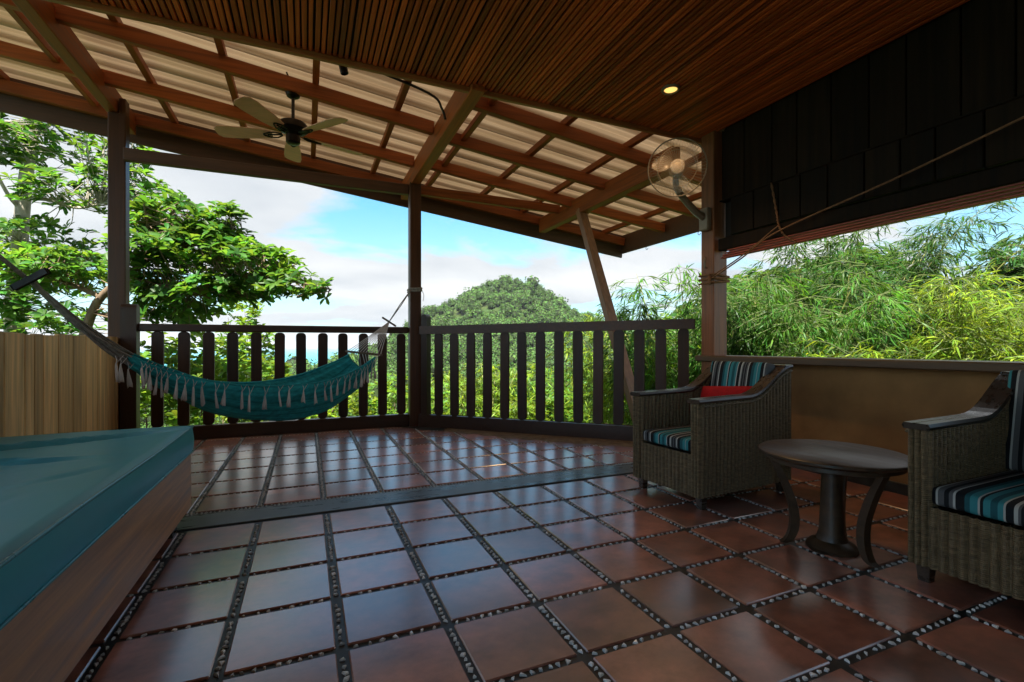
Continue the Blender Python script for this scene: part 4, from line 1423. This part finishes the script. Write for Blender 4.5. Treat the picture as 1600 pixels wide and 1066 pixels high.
def make_bamboo(name, label, base, n_culm, height, spread, arch, n_fan, leafm, ln, wd, group, droop=.55, lo=.25, lean=(0, 0)):
    base = np.array(base, float)
    t = thing(name, tuple(base), label, 'bamboo', group)
    ac = Acc(); curves = []
    for k in range(n_culm):
        a = rng.uniform(0, 6.28)
        out = np.array([math.cos(a), math.sin(a), 0])
        b0 = base + out * rng.uniform(0, .35) * spread
        h = height * rng.uniform(.72, 1.05); ar = arch * rng.uniform(.5, 1.3)
        ln_v = np.array([lean[0], lean[1], 0])
        pts = [b0 + UP * h * (s - .16 * s ** 3) + (out * ar + ln_v) * s ** 2.2 for s in np.linspace(0, 1, 10)]
        ac.tube(pts, [.022 - .019 * i / 9 for i in range(10)], 5, False)
        curves.append(np.array(pts))
    ac.build('culms', M['culm'], t)
    P_, A_, N_ = [], [], []
    tw = Acc()
    for k in range(n_fan):
        cv = curves[rng.integers(n_culm)]
        s = (lo + (1 - lo) * rng.uniform(0, 1) ** .8) * 9
        i = min(int(s), 8); q = cv[i] * (1 - (s - i)) + cv[i + 1] * (s - i)
        a = rng.uniform(0, 6.28)
        bd_ = np.array([math.cos(a), math.sin(a), rng.uniform(-.1, .7)]); bd_ /= np.linalg.norm(bd_)
        L_ = rng.uniform(.25, .8) * spread * .5
        m_ = rng.integers(6, 11)
        tip = q + bd_ * L_ + np.array([0, 0, -droop * L_ * .6])
        tw.add(tube_data([q, (q + tip) / 2 + np.array([0, 0, .10 * L_]), tip], .003, 3, False))
        u = rng.uniform(.35, 1.0, m_)[:, None]
        pos = q + (tip - q) * u + np.array([0, 0, .3]) * L_ * u * (1 - u)
        ax = bd_ * rng.uniform(.4, 1.0) + rng.normal(size=(m_, 3)) * .30 + np.array([0, 0, -droop])
        P_.append(pos); A_.append(ax); N_.append(np.array([0, 0, 1.0]) + rng.normal(size=(m_, 3)) * .45)
    P_, A_, N_ = np.concatenate(P_), np.concatenate(A_), np.concatenate(N_)
    L_ = ln * rng.uniform(.65, 1.25, len(P_))
    V, F = leaves(P_, A_, N_, L_, wd * L_ / ln, NARROW)
    tw.build('twigs', M['twig'], t)
    link('foliage', np_mesh('foliage', V, F), leafm, t)
    return t


def gpt(px, t):
    p = P(px, 541, t); p[2] = hgt(p[0], p[1]); return p


# ---- the two broad-leaved trees on the left
gA = gpt(18, 10.0); gB = gpt(105, 7.6)
make_tree('broadleaf_tree', "pale straight trunked tree with broad leaves at the left edge", 'tree',
          [([gA, P(22, 500, 10), P(30, 400, 10), P(38, 300, 10), P(52, 200, 10), P(62, 120, 10.1), P(70, 40, 10.2)], .17, .07),
           ([P(37, 310, 10), P(75, 312, 9.8), P(120, 325, 9.6), P(160, 318, 9.4)], .05, .015),
           ([P(50, 215, 10), P(85, 190, 10.2), P(130, 165, 10.4)], .05, .015),
           ([P(35, 330, 10), P(10, 300, 9.7), P(-10, 250, 9.4), P(2, 190, 9.2)], .045, .012),
           ([P(25, 440, 10), P(80, 415, 10.3), P(130, 395, 10.6)], .05, .015)],
          [(70, 225, 10, 75, 38, 1.3), (185, 225, 9.6, 55, 40, .9), (120, 300, 9.6, 90, 34, 1.0), (15, 215, 9.6, 40, 50, .9), (60, 385, 10, 90, 45, 1.2),
           (110, 440, 10.5, 80, 45, 1.2), (10, 460, 9.6, 35, 50, .8), (215, 290, 9.4, 40, 30, .7), (100, 110, 10.2, 120, 60, 1.4), (70, 500, 10, 110, 30, 1)], 700, M['leaf_tree'], M['trunk'], .205, .090, 'broad leaved trees on the left')
make_tree('broadleaf_tree', "leaning broad leaved tree spreading a bright green bough over the railing", 'tree',
          [([gB, P(118, 600, 7.6), P(140, 500, 7.6), P(160, 462, 7.6), P(196, 432, 7.6), P(238, 398, 7.6), P(258, 355, 7.6), P(275, 325, 7.6)], .085, .02),
           ([P(196, 432, 7.6), P(250, 448, 7.5), P(300, 457, 7.4), P(345, 450, 7.3), P(400, 432, 7.3), P(460, 440, 7.3), P(515, 452, 7.3)], .055, .010),
           ([P(238, 400, 7.6), P(290, 385, 7.8), P(345, 380, 7.9), P(400, 395, 8)], .045, .012),
           ([P(215, 420, 7.6), P(230, 360, 7.3), P(225, 320, 7.1)], .035, .010),
           ([P(160, 465, 7.6), P(100, 440, 7.5), P(60, 430, 7.4)], .045, .012)],
          [(285, 345, 7.6, 62, 36, .7), (345, 350, 7.6, 36, 26, .5), (315, 395, 7.6, 95, 34, .9), (395, 415, 7.5, 70, 28, .7), (445, 445, 7.3, 52, 20, .5),
           (495, 455, 7.3, 32, 13, .3), (235, 395, 7.6, 45, 60, .7), (290, 455, 7.6, 100, 25, .8), (380, 450, 7.5, 60, 22, .5), (270, 492, 7.8, 75, 22, .6),
           (80, 420, 7.5, 70, 35, .6), (360, 335, 7.6, 20, 12, .3)], 800, M['leaf_tree'], M['bark'], .17, .076, 'broad leaved trees on the left')

# ---- shrubs below the railings
SH = 'shrubs below the railing'
make_shrub("green broad leaved shrub behind the first balusters beside the fence", [(250, 600, 8, 75, 60, .9), (330, 620, 8.3, 70, 60, .9), (290, 560, 8.8, 80, 40, .8)], 330, M['leaf_shrub'], .17, .085, SH)
make_shrub("rounded green tree crown showing over the rail beside the sea", [(385, 545, 17, 45, 45, 1.5), (395, 590, 16, 55, 40, 1.4), (380, 490, 17, 35, 22, 1.0)], 380, M['leaf_shrub'], .24, .12, SH, 'tree', 'round_tree')
make_shrub("low yellow green shrub below the hammock cloth", [(460, 640, 12, 80, 42, 1.2), (540, 645, 13, 70, 45, 1.3), (400, 650, 11, 60, 40, 1.0)], 520, M['bamboo_bright'], .16, .07, SH)
make_shrub("low green shrub at the foot of the middle post", [(620, 632, 14, 60, 45, 1.3), (680, 640, 15, 60, 45, 1.3)], 420, M['leaf_shrub'], .17, .08, SH)
make_shrub("olive green shrub under the diagonal railing near the strut", [(840, 645, 13, 90, 38, 1.2), (930, 640, 12, 70, 45, 1.2), (760, 648, 13.5, 70, 38, 1.2)], 620, M['leaf_shrub'], .15, .07, SH)

# ---- bamboo
BG = 'bamboo clumps around the terrace'
def bam(px, t, top, **k):
    b_ = gpt(px, t)
    h = CAMH + (CY - top) / FPX * t - b_[2]
    return b_, h
b_, h_ = bam(765, 12.5, 545)
make_bamboo('bamboo_clump', "bright bamboo clump seen through the middle of the diagonal railing", b_, 12, h_ * 1.02, 1.6, .9, 900, M['bamboo_bright'], .20, .026, BG, .4, .35)
b_, h_ = bam(880, 15, 560)
make_bamboo('bamboo_clump', "green bamboo clump low below the hill behind the balusters", b_, 12, h_ * 1.02, 2.0, 1.0, 900, M['bamboo_green'], .24, .03, BG, .4, .35)
b_, h_ = bam(1000, 9.5, 445)
make_bamboo('bamboo_clump', "bright yellow green bamboo behind the slanted strut", b_, 16, h_ * 1.05, 1.6, .9, 1700, M['bamboo_bright'], .20, .024, BG, .45, .25)
b_, h_ = bam(1085, 8.0, 385)
make_bamboo('bamboo_clump', "tall green bamboo rising left of the pillar under the eave", b_, 14, h_ * 1.05, 1.5, .9, 1500, M['bamboo_green'], .19, .022, BG, .6, .3)
b_, h_ = bam(1215, 7.4, 375)
make_bamboo('bamboo_clump', "deep green drooping bamboo just right of the pillar", b_, 20, h_ * 1.05, 1.8, 1.1, 3200, M['bamboo_mid'], .165, .017, BG, .8, .3)
b_, h_ = bam(1330, 8.6, 265)
make_bamboo('bamboo_clump', "tall dark bamboo in the middle of the window opening", b_, 22, h_ * 1.05, 2.2, 1.4, 3400, M['bamboo_dark'], .19, .020, BG, .5, .25, (.5, -.6))
b_, h_ = bam(1440, 6.0, 470)
make_bamboo('bamboo_clump', "bright lime bamboo filling the lower window opening", b_, 20, h_ * 1.0, 1.7, 1.2, 3300, M['bamboo_bright'], .175, .016, BG, .35, .35)
b_, h_ = bam(1555, 6.8, 385)
make_bamboo('bamboo_clump', "lime green bamboo at the right end of the window opening", b_, 20, h_ * 1.05, 1.8, 1.0, 3300, M['bamboo_bright'], .165, .015, BG, .45, .3)
b_, h_ = bam(1690, 6.0, 420)
make_bamboo('bamboo_clump', "lime green bamboo running out of the right edge of the picture", b_, 16, h_ * 1.05, 1.6, 1.0, 1500, M['bamboo_bright'], .20, .019, BG, .45, .3)
gD = gpt(1620, 13)
make_tree('dark_tree', "dark leafy tree at the far right behind the lime bamboo", 'tree', [([gD, P(1620, 500, 13), P(1625, 430, 13), P(1615, 380, 13)], .14, .03)],
          [(1600, 410, 13, 60, 40, 1.5), (1625, 470, 13, 70, 60, 1.5), (1560, 430, 13.5, 40, 30, 1.2)], 420, M['leaf_dark'], M['bark'], .20, .10)
gE = gpt(1250, 15)  # dark backdrop tree, added to stand for shaded depth behind the bamboo
make_tree('dark_tree', "dark leafy tree mass added behind the bamboo for its shaded hollows", 'tree', [([gE, P(1260, 520, 15), P(1280, 450, 15)], .16, .05), ([P(1260, 520, 15), P(1400, 470, 15)], .1, .03)],
          [(1200, 500, 15, 90, 80, 2), (1330, 480, 15, 110, 90, 2), (1460, 500, 15, 90, 60, 2), (1120, 530, 15, 80, 70, 2), (1540, 520, 14, 90, 70, 2)], 1900, M['leaf_dark'], M['bark'], .34, .19)

# ---- the far wood on the hill and in the valley
def ico(sub):
    bm = bmesh.new(); bmesh.ops.create_icosphere(bm, subdivisions=sub, radius=1)
    V = np.array([v.co[:] for v in bm.verts]); F = np.array([[v.index for v in f.verts] for f in bm.faces]); bm.free()
    return V, F
ICV, ICF = ico(1)


def crowns(c, r, K, size):
    n = len(c)
    d = rvec(n * K).reshape(n, K, 3)
    d[..., 2] = np.abs(d[..., 2]) * 1.1 - .25
    d = nrm(d)
    ph = rng.uniform(0, 6.28, (n, 3))
    lump = 1 + .22 * np.sin(d[..., 0] * 4 + ph[:, None, 0]) * np.sin(d[..., 1] * 4 + ph[:, None, 1]) + .12 * np.sin(d[..., 2] * 7 + ph[:, None, 2])
    rad = r[:, None] * lump * rng.uniform(.82, 1.06, (n, K))
    sq = np.array([1, 1, 1.1])
    pos = c[:, None] + d * rad[..., None] * sq
    ax = nrm(np.cross(d, rvec(n * K).reshape(n, K, 3)))
    nor = d + rng.normal(size=d.shape) * .45
    L_ = (r[:, None] * size * rng.uniform(.7, 1.3, (n, K))).ravel()
    T = (np.array([(-.5, 0, -.05), (0, -.42, .05), (.5, 0, -.08), (0, .42, .03)]), np.array([(0, 1, 2), (0, 2, 3)]))
    V, F = leaves(pos.reshape(-1, 3), ax.reshape(-1, 3), nor.reshape(-1, 3), L_, L_, T)
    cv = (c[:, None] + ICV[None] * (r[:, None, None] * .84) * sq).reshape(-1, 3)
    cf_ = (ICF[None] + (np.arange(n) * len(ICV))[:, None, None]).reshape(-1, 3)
    return V, F, cv, cf_


def scatter(fn, spacing, x0, x1, y0, y1):
    gx, gy = np.meshgrid(np.arange(x0, x1, spacing), np.arange(y0, y1, spacing))
    x = gx.ravel() + rng.uniform(-.5, .5, gx.size) * spacing * .9; y = gy.ravel() + rng.uniform(-.5, .5, gx.size) * spacing * .9
    f = x * _s + y * _c; r = x * _c - y * _s
    k = fn(x, y, f, r)
    return x[k], y[k]


def wood(name, label, sel, spacing, ext, rmin, rmax, K, size):
    x, y = scatter(sel, spacing, *ext)
    r = rng.uniform(rmin, rmax, len(x)) * (1 + .5 * (rng.uniform(size=len(x)) > .9))
    z = hgt(x, y) + r * .75
    c = np.stack([x, y, z], 1)
    V, F, cv, cf_ = crowns(c, r, K, size)
    o = link(name, np_mesh(name, np.concatenate([V, cv]), np.concatenate([F, cf_ + len(V)])), None)
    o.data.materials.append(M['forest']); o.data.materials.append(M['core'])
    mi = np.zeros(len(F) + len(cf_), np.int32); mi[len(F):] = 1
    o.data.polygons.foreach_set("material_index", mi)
    tag(o, label, 'forest', kind='stuff')
    return len(x)


hx_, hy_ = HILL
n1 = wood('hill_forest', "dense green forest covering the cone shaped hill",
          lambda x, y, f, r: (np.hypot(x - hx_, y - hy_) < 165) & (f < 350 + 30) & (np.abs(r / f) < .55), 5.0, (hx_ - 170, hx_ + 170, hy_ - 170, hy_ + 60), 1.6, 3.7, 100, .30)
n0 = wood('undergrowth', "leafy undergrowth on the slope just below the railing",
          lambda x, y, f, r: (f > 30) & (f < 66) & (r / f > -.85) & (r / f < .6), 2.9, (-60, 75, 0, 75), 1.0, 2.0, 300, .105)
n2 = wood('valley_forest', "leafy tree crowns in the near part of the valley",
          lambda x, y, f, r: (f > 62) & (f < 135) & (r / f > -.85) & (r / f < .65), 5.0, (-120, 150, 5, 150), 1.8, 3.6, 210, .15)
n2 = wood('valley_forest', "green tree canopy filling the far part of the valley",
          lambda x, y, f, r: (f > 132) & (f < 240) & (r / f > -.85) & (r / f < .75) & (np.hypot(x - hx_, y - hy_) >= 165), 5.2, (-190, 260, 5, 260), 2.0, 3.9, 80, .30)
n3 = wood('coast_forest', "distant flat woodland between the valley and the sea",
          lambda x, y, f, r: (f > 235) & (f < 900) & (r / f > -.72) & (r / f < -.05) & (np.hypot(x - hx_, y - hy_) >= 165), 9.0, (-700, 420, 150, 950), 3.6, 6.0, 26, .55)
print('crowns', n1, n2, n3)

# ---- thin tropical haze in the air
hz_ = box('haze', (-14600, -14600, SEA_Z - 1.5), (14600, 14600, 75.0), None, None, 0)
m, N, L, b = new_mat('haze_air')
N.remove(b)
pv = N.new("ShaderNodeVolumePrincipled")
pv.inputs["Color"].default_value = (.86, .92, 1.0, 1)
pv.inputs["Density"].default_value = 0.00013
pv.inputs["Anisotropy"].default_value = .2
L.new(pv.outputs[0], [n for n in N if n.type == 'OUTPUT_MATERIAL'][0].inputs["Volume"])
hz_.data.materials.append(m)
tag(hz_, "thin pale haze in the distant air", 'haze', kind='stuff')

for o in bpy.data.objects:
    if "_world" in o:
        del o["_world"]
